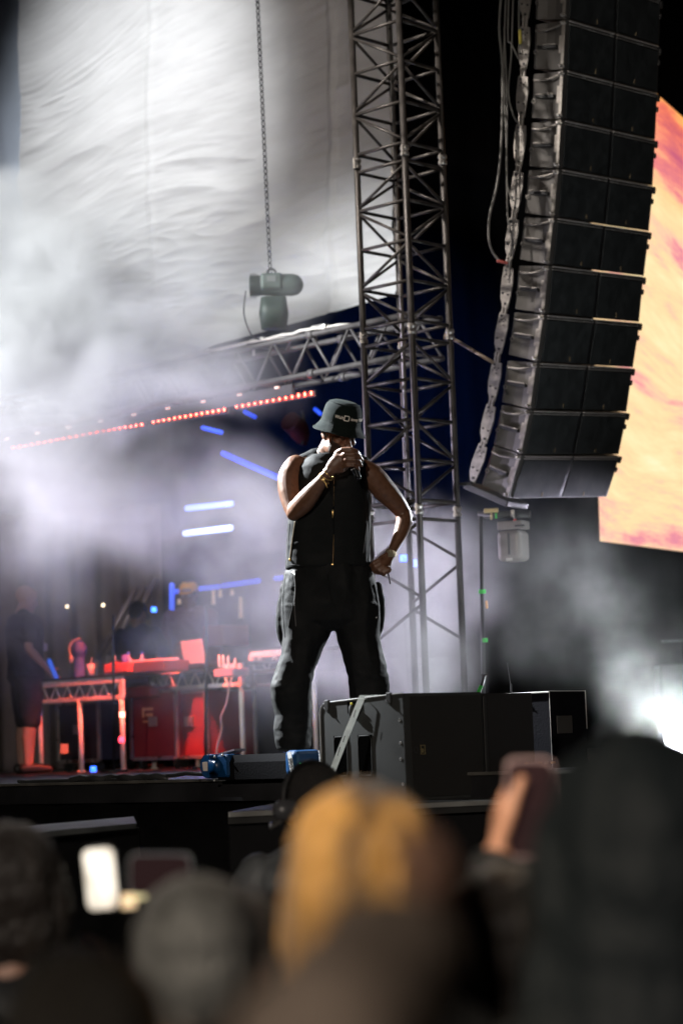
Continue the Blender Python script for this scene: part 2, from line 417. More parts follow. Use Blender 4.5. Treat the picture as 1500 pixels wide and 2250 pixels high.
# node heights on the L chord measured in the photo
ys = [-100,-10,80,168,259,349]; ys2 = [389,475,562,650,736]; ys3 = [775,862,949,1036,1123]; ys4 = [1163,1250,1337,1424]
def zL(py): return at(770+.036*py, py, dM+.33).z
k = 0
for grp in (ys, ys2, ys3, ys4):
    zz = [zL(v) for v in grp]
    for z in zz:
        if grp is ys4 and z != zz[0]: continue
        for a, b in ((Lb,Mb),(Mb,Rb)): bar('brace', col(a,z), col(b,z), .0125, M_tower, tower)
        for a, b in ((Rb,Bb),(Bb,Lb)):
            if grp is not ys4: bar('brace', col(a,z), col(b,z), .0125, M_tower, tower)
    for i in range(len(zz)-1):
        f = (i % 2 == 0) if grp is not ys else (i % 2 == 1)
        for a, b, s in ((Lb,Mb,0),(Mb,Rb,1),(Rb,Bb,0),(Bb,Lb,1)):
            if grp is ys4 and s: continue
            hi, lo = (zz[i]-.02, zz[i+1]+.02)
            if f ^ bool(s): bar('brace', col(a,lo), col(b,hi), .0110, M_tower, tower)
            else: bar('brace', col(a,hi), col(b,lo), .0110, M_tower, tower)
for py in (369, 756, 1143):
    for P in (Lb, Mb, Rb, Bb):
        bm = bmesh.new(); z = zL(py)
        tube(bm, [col(P,z-.035), col(P,z-.012), col(P,z-.010), col(P,z+.010), col(P,z+.012), col(P,z+.035)], [.029,.031,.024,.024,.031,.029], 14, cap='flat')
        box(bm, col(P,z)+Vector((-.02,-.03,0)), .012,.012,.075)
        build('coupler', bm, M_alu, tower)
# cable & light pipe running up inside the tower
bm = bmesh.new()
cc = (Bb+Lb)/2*.2 + Bb*.8
tube(bm, [col(cc+Vector((.03,-.06,0)), z_) for z_ in (zL(1100), zL(500), ztop)], .012, 8, cap='flat')
tag(build('safety_cable', bm, M_alu), 'pale cable running up inside the lattice tower', 'cable')

# diagonal stabiliser from the tower to the speaker array
st = at(984, 738, 16.95); en = at(1082, 796, 16.4)
bm = bmesh.new(); tube(bm, [st, en], .013, 10, cap='flat')
tube(bm, [st-Vector((.03,0,0)), st+Vector((.03,0,-.01))], .026, 10, cap='flat')
tag(build('stabiliser_pole', bm, mat('pole_brown', (.16,.12,.09), .5, .4, var=.3)), 'thin slanting pole clamped to the right side of the tower', 'pole')

# ================================================================== ROOF TRUSS (runs away to the left)
tr = root('roof_truss', at(790, 720, 18.2), 'horizontal lattice truss crossing behind the smoke towards the tower', 'roof truss')
def TP(px, py, back=0, d0=18.2, px0=790):
    d_ = ldepth(px, px0, d0); return at(px, py, d_) + Vector((.7071,.7071,0))*back
P0 = TP(900, 690); P0z = P0.z
def TR(t, dz, back): return P0 + EB*t + Vector((0,0,-dz)) + Vector((.7071,.7071,0))*back
HB, WB, LT = .30, .34, 5.6
M_truss = mat('truss_alloy', (.08,.073,.072), .6, .3, var=.35, vscale=10)
for dz, bk in ((0,0),(0,WB),(HB,0),(HB,WB)): bar('chord', TR(0,dz,bk), TR(LT,dz,bk), .024, M_truss, tr, 12)
st_ = .42; nb = int(LT/st_)
for i in range(nb):
    a, b, h = i*st_, (i+1)*st_, (i+.5)*st_
    for bk in (0, WB):
        if bk and i > 8: continue
        bar('lacing', TR(a,HB,bk), TR(h,0,bk), .011, M_truss, tr); bar('lacing', TR(h,0,bk), TR(b,HB,bk), .011, M_truss, tr)
    bar('lacing', TR(a,0,0), TR(b,0,WB) if i%2 else TR(a,0,WB), .011, M_truss, tr)
    bar('lacing', TR(a,HB,0), TR(a,HB,WB), .011, M_truss, tr)
for t in (1.05, 2.6, 4.2):
    for dz in (0, HB):
        for bk in (0, WB): bm = bmesh.new(); tube(bm, [TR(t-.03,dz,bk), TR(t+.03,dz,bk)], .034, 12, cap='flat'); build('coupler', bm, M_truss, tr)
# straps/cables wrapped along the top chord
bm = bmesh.new()
pts = [TR(.9+i*.12, -.030-.018*abs(math.sin(i*1.9)), .0+.03*math.sin(i*2.3)) for i in range(32)]
tube(bm, pts, .013, 8); pts = [TR(.7+i*.1, -.035-.012*math.sin(i*1.1), .06+.02*math.cos(i*1.7)) for i in range(36)]
tube(bm, pts, .010, 8)
tag(build('truss_cable', bm, mat('pale_cable', (.45,.42,.38), .5, var=.3)), 'pale cable bundle lying along the top of the roof truss', 'cable')
for i, t in enumerate((1.0, 1.7, 2.35)):
    bm = bmesh.new(); c = TR(t, -.05, .05)
    box(bm, c, .05, .16, .05, X=Vector((.7071,.7071,0)), Y=EB, bev=.01); tube(bm, [c+EB*.05, c+EB*.05-Vector((0,0,.1))], .012, 8)
    tag(build('truss_clamp', bm, M_alu), ('shiny clamp on the roof truss nearest the tower','shiny clamp on the roof truss below the hoist','shiny clamp on the roof truss left of the hoist')[i], 'clamp')
# fascia board with small pale lamps
fa = root('fascia_board', TR(1.2,.42,-.05), 'grey fascia board with small pale lamps hung under the roof truss', 'fascia board')
bm = bmesh.new(); box(bm, TR(3.35,.41,-.06), .03, 4.3, .085, X=Vector((.7071,.7071,0)), Y=EB, bev=.004)
build('board', bm, mat('fascia', (.05,.043,.045), .7, 0, var=.2), fa)
M_pale = mat('lamp_pale', (1,.7,.6), .5, emit=(1,.5,.4), estr=.8)
for i in range(9):
    bm = bmesh.new(); box(bm, TR(1.36+i*.43,.375,-.08), .02, .045, .018, X=Vector((.7071,.7071,0)), Y=EB, bev=.004); build('lamp', bm, M_pale, fa)
# red LED strip: three lengths of small lamps
M_red = mat('led_red', (1,.1,.05), .5, emit=(1,.055,.03), estr=45)
M_redd = mat('led_red_dim', (1,.1,.05), .5, emit=(1,.07,.035), estr=34)
segs = [((540,894),(704,866),13), ((357,928),(513,902),14), ((236,948),(332,934),9), ((50,984),(232,949),14)]
for si, ((xa,ya),(xb,yb),cnt) in enumerate(segs):
    lab = ('red led strip nearest the tower under the roof truss','second red led strip from the tower, thin and dotted','short dotted red led strip left of the middle','red led strip dimmed by thick smoke at the left')[si]
    pa, pb = TP(xa, ya, -.1, 18.4), TP(xb, yb, -.1, 18.4)
    r_ = root('led_strip', pa, lab, 'led strip', 'red led strips under the roof truss')
    bm = bmesh.new(); dd = (pb-pa).normalized(); box(bm, (pa+pb)/2+Vector((.02,.025,0)), (pb-pa).length+.04, .02, .05, X=dd, Y=Vector((dd.y,-dd.x,0)).normalized(), bev=.003)
    build('housing', bm, M_black, r_)
    for i in range(cnt):
        p = pa.lerp(pb, i/(cnt-1)); bm = bmesh.new(); big = (si == 0 and (i < 4 or i in (6,8)))
        ell(bm, p, .007, .006, .016 if si==0 else .012, u=10, v=8)
        build('diode', bm, M_red if si in (0,3) else M_redd, r_)
# blue light bars
M_blue = mat('led_blue', (.1,.2,1), .5, emit=(.004,.07,1), estr=.9)
M_blueb = mat('led_blue_soft', (.1,.2,1), .5, emit=(.06,.13,1), estr=.7)
M_wb = mat('led_white_blue', (.7,.8,1), .5, emit=(.10,.20,1), estr=2.6)
M_wb2 = mat('led_white', (.8,.9,1), .5, emit=(.36,.48,1), estr=2.3)
def lightbar(a, b, r, m, label, rootname='light_bar'):
    r_ = root(rootname, a, label, 'light bar')
    bm = bmesh.new(); tube(bm, [a, b], r, 12); build('tube_lens', bm, m, r_)
    bm = bmesh.new(); dd = (b-a).normalized(); box(bm, (a+b)/2+Vector((0,r*1.2+.012,0)), (b-a).length*1.02, .02, r*2.2, X=dd, Y=Vector((-dd.y,dd.x,0)).normalized(), Z=dd.cross(Vector((-dd.y,dd.x,0)).normalized()), bev=.004)
    build('housing', bm, M_black, r_)
lightbar(at(490,996,21), at(640,1062,18.9), .024, M_blue, 'long saturated blue light bar slanting down behind the performer')
lightbar(at(412,1117,21), at(508,1106,20.6), .026, M_wb, 'upper of the two short glowing blue white light bars in the smoke')
lightbar(at(408,1172,21), at(506,1160,20.6), .028, M_wb2, 'lower and whitest of the two short light bars in the smoke')
lightbar(at(378,1286,25.5), at(378,1398,25.5), .028, M_blueb, 'vertical blue light bar left of the person in the orange cap')
lightbar(at(386,1300,25.5), at(480,1289,25.3), .024, M_blueb, 'blue light bar slanting above the orange cap')
lightbar(at(490,1287,25.2), at(568,1276,25.0), .026, M_blueb, 'blue light bar at the top right end of the blue frame')
lightbar(at(606,1271,25.0), at(640,1268,24.9), .024, M_blueb, 'short blue light bar just left of the performer waist')
lightbar(at(538,905,23.0), at(560,916,22.8), .018, M_blue, 'tiny blue light bar under the nearest red led strip')
lightbar(at(692,899,23.0), at(704,909,22.8), .018, M_blue, 'tiny blue light bar beside the hat')
lightbar(at(446,940,22.2), at(486,950,22.0), .02, M_blue, 'small blue light bar above the long slanting blue one')
lightbar(at(385,904,21.5), at(515,880,21.2), .008, M_blue, 'hair thin blue light bar just above the dotted red strips')
# ================================================================== HOIST
M_green = mat('hoist_green', (.035,.05,.04), .55, .2, var=.3)
hz = 19.0
ho = root('chain_hoist', at(597, 640, hz), 'dark green electric chain hoist hanging above the roof truss', 'chain hoist')
bm = bmesh.new(); a, b = at(548,628,hz), at(634,626,hz)
tube(bm, smoothpath([(*a,),(*a.lerp(b,.12),),(*a.lerp(b,.9),),(*b,)],3), [.06,.075,.08,.08,.08,.085,.085,.085,.085,.075][:10], 20, cap='flat')
for i in range(7):
    t = i/6; tube(bm, [a.lerp(b,.02+.035*i), a.lerp(b,.03+.035*i)], .098 if i<5 else .09, 20, cap='flat')
tube(bm, [at(618,626,hz), at(642,626,hz)], .088, 20, cap='round')
build('motor', bm, M_green, ho, True)
bm = bmesh.new(); box(bm, at(597,622,hz), .17, .2, .13, bev=.02); build('gearbox', bm, M_green, ho)
bm = bmesh.new()
ct = at(601,655,hz); cb = at(602,722,hz)
loft(bm, [(ct, Vector((.10,0,0)), Vector((0,.09,0)), 4), (ct.lerp(cb,.5), Vector((.115,0,0)), Vector((0,.10,0)), 3), (cb, Vector((.10,0,0)), Vector((0,.09,0)), 3)])
build('chain_bag', bm, M_green, ho, True)
bm = bmesh.new(); torus(bm, at(596,601,hz), (0,1,0), .035, .01); build('hook', bm, M_darkmetal, ho)
for i in range(5):
    bm = bmesh.new(); c_ = a.lerp(b, .30+.09*i); box(bm, c_+Vector((0,-.083,.01)), .008,.006,.09, bev=.002); build('cooling_fin', bm, M_darkmetal, ho)
bm = bmesh.new(); box(bm, at(597,618,hz)+Vector((0,-.105,0)), .07,.004,.045); build('rating_plate', bm, mat('plate_grey', (.08,.085,.08), .6), ho)
bm = bmesh.new(); tube(bm, [at(x_,y_,hz) for x_,y_ in smoothpath([(540,640),(536,690),(552,735),(575,748)],6)], .006, 6); build('safety_wire', bm, M_darkmetal, ho)
# chain made of alternating links
bm = bmesh.new(); a, b = at(594,604,hz), at(563,-60,hz); L = (b-a).length; n_ = int(L/.046); dd = (b-a).normalized()
for i in range(n_):
    c = a.lerp(b, (i+.5)/n_); s = Vector((.7,.7,0)) if i%2 else Vector((.7,-.7,0)); s = (s-dd*s.dot(dd)).normalized()
    lp = [c + dd*(.027*math.cos(t)) + s*(.015*math.sin(t)) for t in [2*math.pi*k/10 for k in range(11)]]
    tube(bm, lp, .0052, 5, cap='flat')
tag(build('hoist_chain', bm, M_darkmetal), 'thin steel chain hanging down in front of the white curtain to the hoist', 'chain')
# hanging fixture under the truss near the hat
fx = root('par_lamp', at(650,940,21), 'dim reddish par lamp hanging under the roof truss', 'stage lamp')
bm = bmesh.new(); a, b = at(672,950,21), at(640,925,20.8)
tube(bm, smoothpath([(*at(668,975,21.1),), (*at(656,945,21),), (*at(636,925,20.9),)],4), [.03,.05,.07,.085,.09,.09,.09,.09,.09], 20, cap='flat'); build('barrel', bm, mat('par_red', (.07,.015,.015), .45, .3), fx)
bm = bmesh.new(); tube(bm, [at(664,905,21), at(672,940,21), at(664,975,21)], .012, 8); build('yoke', bm, M_black, fx)

# ================================================================== LINE ARRAY
UX = Vector((.5625,.8268,0)).normalized()         # width direction of a cabinet
NB = Vector((-UX.y, UX.x, 0))                   # towards the cabinet backs
J = [(1245,-175),(1245,-67),(1242,42),(1238,153),(1233,262),(1227,370),(1217,477),(1205,582),(1195,690),(1179,796),(1165,900),(1145,999),(1115,1096)]
def jd(px, py): return 17 + .00218*(1242+.037*(py-42)-px)
JP = [at(x, y, jd(x,y)) for x, y in J]
WID, DEP = 1.415, .25
M_cab = mat('cabinet_side', (.075,.07,.066), .5, .1, bump=.12, bscale=70, var=.16, vscale=5)
M_grille = mat('speaker_grille', (.035,.040,.042), .55, .2, bump=.5, bscale=500, var=.2)
M_link = mat('rigging_steel', (.25,.23,.21), .45, .5, bump=.2, bscale=60, var=.25, vscale=20)
M_rail = mat('rail_pale', (.55,.52,.50), .4, .3)
ordn = ['topmost','second','third','fourth','fifth','sixth','seventh','eighth','ninth','tenth','eleventh','lowest']
H = .3475
cab = root('array_speaker', (0,0,0), 'x', 'array speaker', 'line array speakers', local=True)
X, Y, Z = Vector((1,0,0)), Vector((0,1,0)), Vector((0,0,1))
# local: x along the width, y to the back, z up; origin at upper left front corner
bm = bmesh.new()
def prof(z):    # side outline, concave between front flange and back
    return [(0,.0,z),(0,.035,z),(.018,.045,z),(.03,.10,z),(.022,.16,z),(.0,DEP-.02,z),(.01,DEP,z)]
zt, zb_ = -.006, -H
secs = []
nzs = 7
for k_ in range(nzs):
    f_ = k_/(nzs-1); z = zt + (zb_-zt)*f_; shr = 0
    P = prof(z); L_ = [Vector((x_, y_, z + (y_*.0)*(1-2*f_) )) for x_, y_, _ in P]
    # wedge: the back is shorter than the front
    L_ = [Vector((p.x, p.y, p.z*(1-.10*p.y/DEP) - .05*H*p.y/DEP)) for p in L_]
    secs.append(L_ + [Vector((WID-p.x, p.y, p.z)) for p in reversed(L_)])
rings = [[bm.verts.new(p) for p in s] for s in secs]
nn_ = len(rings[0])
for a, b in zip(rings, rings[1:]):
    for j in range(nn_): bm.faces.new((a[j], b[j], b[(j+1)%nn_], a[(j+1)%nn_]))
bm.faces.new(rings[0]); bm.faces.new(rings[-1][::-1])
bmesh.ops.recalc_face_normals(bm, faces=bm.faces[:])
build('cabinet', bm, M_cab, cab)
for s in (0, 1):
    bm = bmesh.new()
    box(bm, Vector((WID*(.255+.49*s), -.008, (zt+zb_)/2-.012)), WID*.455, .012, H-.05, bev=.004)
    build('grille', bm, M_grille, cab)
    bm = bmesh.new()
    box(bm, Vector((WID*(.255+.49*s), -.012, -.010)), WID*.46, .016, .010, bev=.003)
    box(bm, Vector((WID*(.255+.49*s), -.010, -.030)), WID*.46, .010, .005, bev=.001)
    build('front_rail', bm, M_rail, cab)
    bm = bmesh.new(); box(bm, Vector((WID*(.30+.42*s), -.018, -H+.035)), .014, .006, .032, bev=.003)
    build('badge', bm, mat('badge_brass', (.22,.17,.10), .5, .5), cab)
bm = bmesh.new(); box(bm, Vector((WID*.5, -.004, (zt+zb_)/2)), WID*.03, .010, H-.02); build('centre_panel', bm, M_black, cab)
bm = bmesh.new(); box(bm, Vector((-.006, .012, (zt+zb_)/2)), .012, .026, H-.01, bev=.003)
box(bm, Vector((-.004, .035, -.5*H)), .012, .02, H*.36, bev=.003)
build('flange', bm, M_link, cab)
bm = bmesh.new(); box(bm, Vector((.008, .145, -.53*H)), .03, .15, .024, bev=.004); build('handle_slot', bm, M_black, cab)
bm = bmesh.new(); box(bm, Vector((-.004, .145, -.485*H)), .02, .15, .007, bev=.002); build('handle_lip', bm, M_link, cab)
bm = bmesh.new()
tube(bm, [Vector((-.004, .035+.2*t, -.035-.022*math.sin(t*2.6)-.02*t)) for t in (0,.2,.4,.6,.8,1)], .008, 8)
build('top_rib', bm, M_link, cab)
for zz_ in (-.028, -H+.022):
    bm = bmesh.new(); tube(bm, [Vector((-.03,.012,zz_)), Vector((.004,.012,zz_))], .013, 8); tube(bm, [Vector((-.022,-.012,zz_-.004)), Vector((-.022,.03,zz_+.008))], .006, 6); build('latch_pin', bm, M_alu, cab)
bm = bmesh.new(); torus(bm, Vector((-.005,.232,-.62*H)), (1,0,0), .014, .003, 14, 6); build('eyelet', bm, M_link, cab)
bm = bmesh.new()     # rigging plate with lobed outline and bolt heads
pl = [(.27,-.045),(.345,-.035),(.352,-.10),(.358,-.19),(.350,-.26),(.325,-.315),(.285,-.325),(.272,-.24),(.262,-.14)]
prism(bm, [Vector((-.04, y_, z_*H/.338)) for y_, z_ in pl], Vector((.012,0,0)))
build('rigging_plate', bm, M_link, cab)
for y_, z_, r_ in ((.285,-.085,.006),(.30,-.10,.005),(.32,-.088,.006),(.333,-.105,.005),(.30,-.125,.005),(.325,-.06,.010),(.29,-.235,.007),(.335,-.225,.008),(.305,-.30,.010)):
    bm = bmesh.new(); tube(bm, [Vector((-.046,y_,z_)), Vector((-.038,y_,z_))], r_, 8, cap='flat'); build('bolt', bm, M_darkmetal, cab)
bm = bmesh.new(); box(bm, Vector((-.034,.30,-.005)), .02, .016, .09, bev=.003); box(bm, Vector((-.034,.325,-.005)), .02, .014, .08, bev=.003); tube(bm, [Vector((-.05,.29,.0)), Vector((-.02,.345,.012))], .005, 6); build('link_bar', bm, M_link, cab)
bm = bmesh.new(); tube(bm, [Vector((WID+.012,-.005,-.02)), Vector((WID+.012,-.005,-.05))], .014, 8); build('side_latch', bm, M_black, cab); bm = bmesh.new(); tube(bm, [Vector((WID+.01,.0,-.11)), Vector((WID+.01,.0,-.13))], .012, 8); build('side_latch', bm, M_black, cab)
for i in range(12):
    c = cab if i == 0 else copy_tree(cab)
    a, b = JP[i], JP[i+1]
    z = (a-b).normalized(); x = (UX - z*UX.dot(z)).normalized(); y = z.cross(x)
    sc = (a-b).length/.350
    m = frame(a, x, y, z); c.matrix_basis = m @ Matrix.Diagonal((1,1,sc,1))
    c['label'] = '%s speaker cabinet counted from the %s of the hanging line array' % (('topmost','second','third','fourth','fifth','sixth')[i] if i < 6 else ('sixth','fifth','fourth','third','second','lowest')[i-6], 'top' if i < 6 else 'bottom')
# bumper bar under the lowest cabinet
a = JP[-1]
bm = bmesh.new(); z = (JP[-2]-JP[-1]).normalized(); x = UX; y = z.cross(x)
box(bm, a + y*.16 - z*.03 + x*.10, .3, .4, .05, X=x, Y=y, Z=z, bev=.01)
tube(bm, [a+y*.33, a+y*.36-z*.02, at(1005,1064,17.4), at(1000,1078,17.4)], .012, 8)
tag(build('array_bumper', bm, M_black), 'black bumper frame under the lowest array speaker', 'bumper')
# cables hanging beside the array
M_cable = mat('grey_cable', (.12,.115,.105), .5, var=.25, vscale=10)
cabs = [([(1103,-40),(1096,60),(1103,150),(1101,300),(1092,400),(1074,480),(1076,540),(1098,574),(1114,577)], .0085, 'long grey cable looping lowest beside the array'),
        ([(1112,-40),(1108,60),(1106,180),(1112,330),(1114,470),(1122,520),(1118,620)], .006, 'straight grey cable behind the looping one'),
        ([(1118,-40),(1115,80),(1122,95),(1138,128)], .006, 'short cable ending at the second rigging plate'),
        ([(1127,-40),(1123,110),(1116,200),(1126,250),(1135,268)], .006, 'cable curving into the third rigging plate'),
        ([(1140,-40),(1139,60),(1142,90),(1140,115)], .006, 'cable nearest the topmost rigging plates'),
        ([(1107,60),(1113,230),(1112,380),(1120,430),(1127,440)], .006, 'cable curving into the fifth rigging plate')]
for pp, r_, lb in cabs:
    bm = bmesh.new(); tube(bm, [at(x_, y_, 17.15) for x_, y_ in smoothpath(pp, 6)], r_, 8); tag(build('hanging_cable', bm, M_cable, None, True), lb, 'cable', 'cables beside the speaker array')
bm = bmesh.new(); tube(bm, [at(1093,574,17.12), at(1113,578,17.12)], .011, 8); tag(build('cable_plug', bm, mat('red_rubber', (.25,.05,.04), .5)), 'small dull red plug at the end of the looping cable', 'plug')
bm = bmesh.new(); tube(bm, [at(1141,68,17.12), at(1142,94,17.12)], .011, 8); tag(build('cable_tape', bm, mat('yellow_tape', (.6,.5,.08), .5)), 'short yellow tape on a cable beside the array', 'tape')
# ================================================================== HANGING MOVING LIGHT with its pipe and clamps
ml_d = 16.6
ml = root('moving_light', at(1127,1145,ml_d), 'grey moving head light hanging from a short pipe under the array', 'moving light')
M_ml = mat('fixture_grey', (.20,.18,.165), .45, .1, var=.15)
cx = Vector((1,0,0))
def rbox(px, py, wpx, hpx, dep, m, nm, par, d, bev=.02, yaw=.5):
    bm = bmesh.new(); s_ = d/FPX
    Xx = Vector((math.cos(yaw), math.sin(yaw), 0)); Yy = Vector((-math.sin(yaw), math.cos(yaw), 0))
    box(bm, at(px, py, d), wpx*s_, dep, hpx*s_, X=Xx, Y=Yy, bev=bev, seg=3); return build(nm, bm, m, par, False)
rbox(1127,1155,58,19,.16,M_ml,'base',ml,ml_d,.01,-.45)
rbox(1127,1200,56,68,.19,M_ml,'head',ml,ml_d,.035,-.45)
rbox(1127,1167,40,6,.13,M_black,'joint',ml,ml_d,.004,-.45)
rbox(1117,1195,3.2,48,.02,M_black,'slot',ml,ml_d-.115,.002,-.45)
rbox(1141,1155,22,4,.02,M_black,'display',ml,ml_d-.10,.002,-.45)
rbox(1118,1229,14,6,.01,mat('sticker', (.5,.48,.45), .5),'sticker',ml,ml_d-.135,.001,-.45)
hp = root('hanging_pipe', at(1100,1133,ml_d), 'short black pipe with clamps carrying the moving light', 'pipe')
bm = bmesh.new(); tube(bm, [at(1050,1132,ml_d+.05), at(1164,1130,ml_d-.05)], .026, 14, cap='flat'); build('pipe', bm, M_black, hp)
bm = bmesh.new(); box(bm, at(1078,1122,ml_d-.04), .10, .05, .032, bev=.006); torus(bm, at(1078,1130,ml_d), (1,0,0), .032, .008); build('clamp', bm, mat('clamp_brass', (.42,.33,.16), .45, .6, var=.3), hp)
bm = bmesh.new(); box(bm, at(1125,1128,ml_d-.04), .03, .04, .05, bev=.006); tube(bm, [at(1126,1132,ml_d-.07), at(1131,1141,ml_d-.07)], .009, 8); build('clamp', bm, M_alu, hp)
bm = bmesh.new(); ell(bm, at(1131,1143,ml_d-.075), .012,.012,.010); build('red_knob', bm, mat('knob_red', (.7,.06,.05), .4), hp)
M_gtape = mat('green_tape', (.05,.5,.08), .55, spec=.3)
bm = bmesh.new(); box(bm, at(1089,1133,ml_d-.035), .012, .02, .04, bev=.003); build('tape', bm, M_gtape, hp)
# thin black boom stand with green tape below it
sd = 16.4
sp_ = root('tall_stand', at(1062,1640,sd), 'thin black pole with green tape marks standing below the hanging pipe', 'stand')
f0 = at(1062,1640,sd); f0.z = FLOOR
bm = bmesh.new(); tube(bm, [f0, at(1056,1135,sd)], .014, 10, cap='flat'); build('pole', bm, M_black, sp_)
bm = bmesh.new()
for a_ in (0.3, 2.4, 4.5): tube(bm, [f0+Vector((0,0,.25)), f0+Vector((.3*math.cos(a_), .3*math.sin(a_), .015))], .012, 8)
build('tripod', bm, M_black, sp_)
for px_, py_ in ((1062,1300),(1066,1407)):
    bm = bmesh.new(); tube(bm, [at(px_-3,py_-5,sd), at(px_-3,py_+4,sd)], .024, 12, cap='flat'); build('tape', bm, M_gtape, sp_)
bm = bmesh.new(); tube(bm, [at(1068,1322,sd-.03), at(1069,1335,sd-.03)], .008, 8); build('tag', bm, mat('tag_orange', (.6,.35,.15), .5), sp_)
ms2 = root('short_stand', at(1058,1528,13.2), 'short dark stand with a slanting green taped arm behind the subwoofers', 'stand')
f1 = at(1048,1560,13.4); f1.z = FLOOR
bm = bmesh.new(); tube(bm, [f1, at(1048,1528,13.4)], .01, 8); tube(bm, [at(1058,1506,13.4), at(1064,1484,13.4)], .008, 8); box(bm, at(1064,1483,13.4), .04,.02,.008); build('arm', bm, M_darkmetal, ms2)
bm = bmesh.new(); tube(bm, [at(1047,1530,13.4), at(1057,1506,13.4)], .011, 10, cap='flat'); build('tape', bm, M_gtape, ms2)
# ================================================================== FIGURES
def head_parts(bm, O, X, Y, Z, s=1.0, ears=True, smile=0):
    """adds overlapping shapes of a head: X to the person's left, Y forward, Z up"""
    P = lambda x, y, z: O + X*(x*s) + Y*(y*s) + Z*(z*s)
    e = lambda x, y, z, a, b, c, u=20, v=14: ell(bm, P(x,y,z), a*s, b*s, c*s, X, Y, Z, u, v)
    e(0,-.012,.035,.077,.097,.088); e(0,.030,-.030,.064,.064,.085); e(0,.040,-.072,.052,.050,.040)
    e(0,.078,-.100,.024,.022,.020); e(0,.060,.045,.062,.040,.050)
    for q in (-1, 1):
        e(q*.042,.066,-.018,.025,.026,.022); e(q*.029,.085,.024,.030,.016,.012); e(q*.055,.015,-.065,.016,.045,.030)
        e(q*.032,.080,.003,.016,.014,.011); e(q*.015,.108,-.034,.011,.012,.009)
        if ears:
            e(q*.080,-.006,.000,.010,.019,.031); e(q*.078,.002,-.022,.009,.010,.014)
            torus(bm, P(q*.086,-.008,.002), X, .022*s, .0042*s, 16, 6)
    tube(bm, [P(0,.088,.018), P(0,.104,-.008), P(0,.116,-.030)], [.009*s,.011*s,.0145*s], 12)
    e(0,.096,-.056,.028,.013,.007); e(0,.094,-.071,.024,.012,.008); e(0,.088,-.063,.034,.014,.020)
def hand_parts(bm, W, d, n, s, curls=(20,30,25), k=1.0, thumb=(.6,.7,-.25), spread=.06):
    """W wrist, d along the hand, n out of its back, s towards the thumb"""
    offs = (.031,.010,-.011,-.031); L = ((.044,.026,.021),(.048,.030,.022),(.045,.028,.021),(.035,.021,.018))
    tube(bm, [W-d*.02*k, W+d*.03*k, W+d*.075*k], [.026*k,.034*k,.037*k], 14, flat=.45, ref=s)
    for i in range(4):
        kn = W + d*(.092-.006*abs(i-1))*k + s*offs[i]*k
        tube(bm, [W + d*.015*k + s*offs[i]*.55*k, kn], [.014*k,.0115*k], 10)
        p = kn; ang = 0; dr = (d + s*(spread*(1.2-i))).normalized(); pts = [p]; 
        for j in range(3):
            ang += curls[j] + (i-1)*2
            v = dr*math.cos(rad(ang)) - n*math.sin(rad(ang)); p = p + v*L[i][j]*k; pts.append(p)
        tube(bm, pts, [.0105*k,.0095*k,.0085*k,.007*k], 10)
    t0 = W + d*.018*k + s*.024*k; v = (d*thumb[0]+s*thumb[1]+n*thumb[2]).normalized(); v2 = (v + d*.5).normalized()
    tube(bm, [t0, t0+v*.045*k, t0+v*.045*k+v2*.034*k, t0+v*.045*k+v2*.034*k+(v2+d*.3-n*.2).normalized()*.026*k], [.016*k,.0135*k,.011*k,.009*k], 10)

# ---------------------------------------------------------------- the performer
D0 = 12.3; SC = D0/FPX
def Q(px, py, dd=0): return at(px, py, D0) + Vector((0,1,0))*dd*1.0 if False else at(px + (px-750)*0, py, D0+dd)
gp = at(720, 1700, D0); gp.z = FLOOR
man = root('person', gp, 'man in black bucket hat and sleeveless jacket singing into a microphone', 'person')
yaw, pit = rad(34), rad(20)
f0 = Vector((math.sin(yaw), -math.cos(yaw), 0)); HY = f0*math.cos(pit) - Vector((0,0,1))*math.sin(pit)
HZ = Vector((0,0,1))*math.cos(pit) + f0*math.sin(pit); HX = HY.cross(HZ).normalized()
# small sideways roll of the head
rl = rad(3); HX, HZ = (HX*math.cos(rl) + HZ*math.sin(rl)), (HZ*math.cos(rl) - HX*math.sin(rl))
HO = Q(743, 957, 0)
bm = bmesh.new()
head_parts(bm, HO, HX, HY, HZ, .98)
tube(bm, [HO-HZ*.03-HY*.02, Q(726,988,.03), Q(722,1014,.04), Q(720,1040,.04)], [.060,.062,.068,.085], 20)
def rp(*v): return [x*SC for x in v]
# trapezius and shoulders
tube(bm, [Q(672,1014,.04), Q(700,1004,.05), Q(735,1002,.05), Q(775,1012,.03)], rp(15,19,19,15), 16)
# torso (hidden by the jacket)
XR = Vector((1,0,0)); YB = Vector((0,1,0))
def sec(y, x0, x1, dep, sq=2.6, dd=.02): return (Q((x0+x1)/2, y, dd), XR*((x1-x0)/2*SC), YB*dep, sq)
loft(bm, [sec(1020,660,790,.07), sec(1050,650,800,.095), sec(1100,648,802,.11), sec(1160,650,798,.105), sec(1220,648,796,.11), sec(1290,645,800,.115), sec(1345,660,795,.10)])
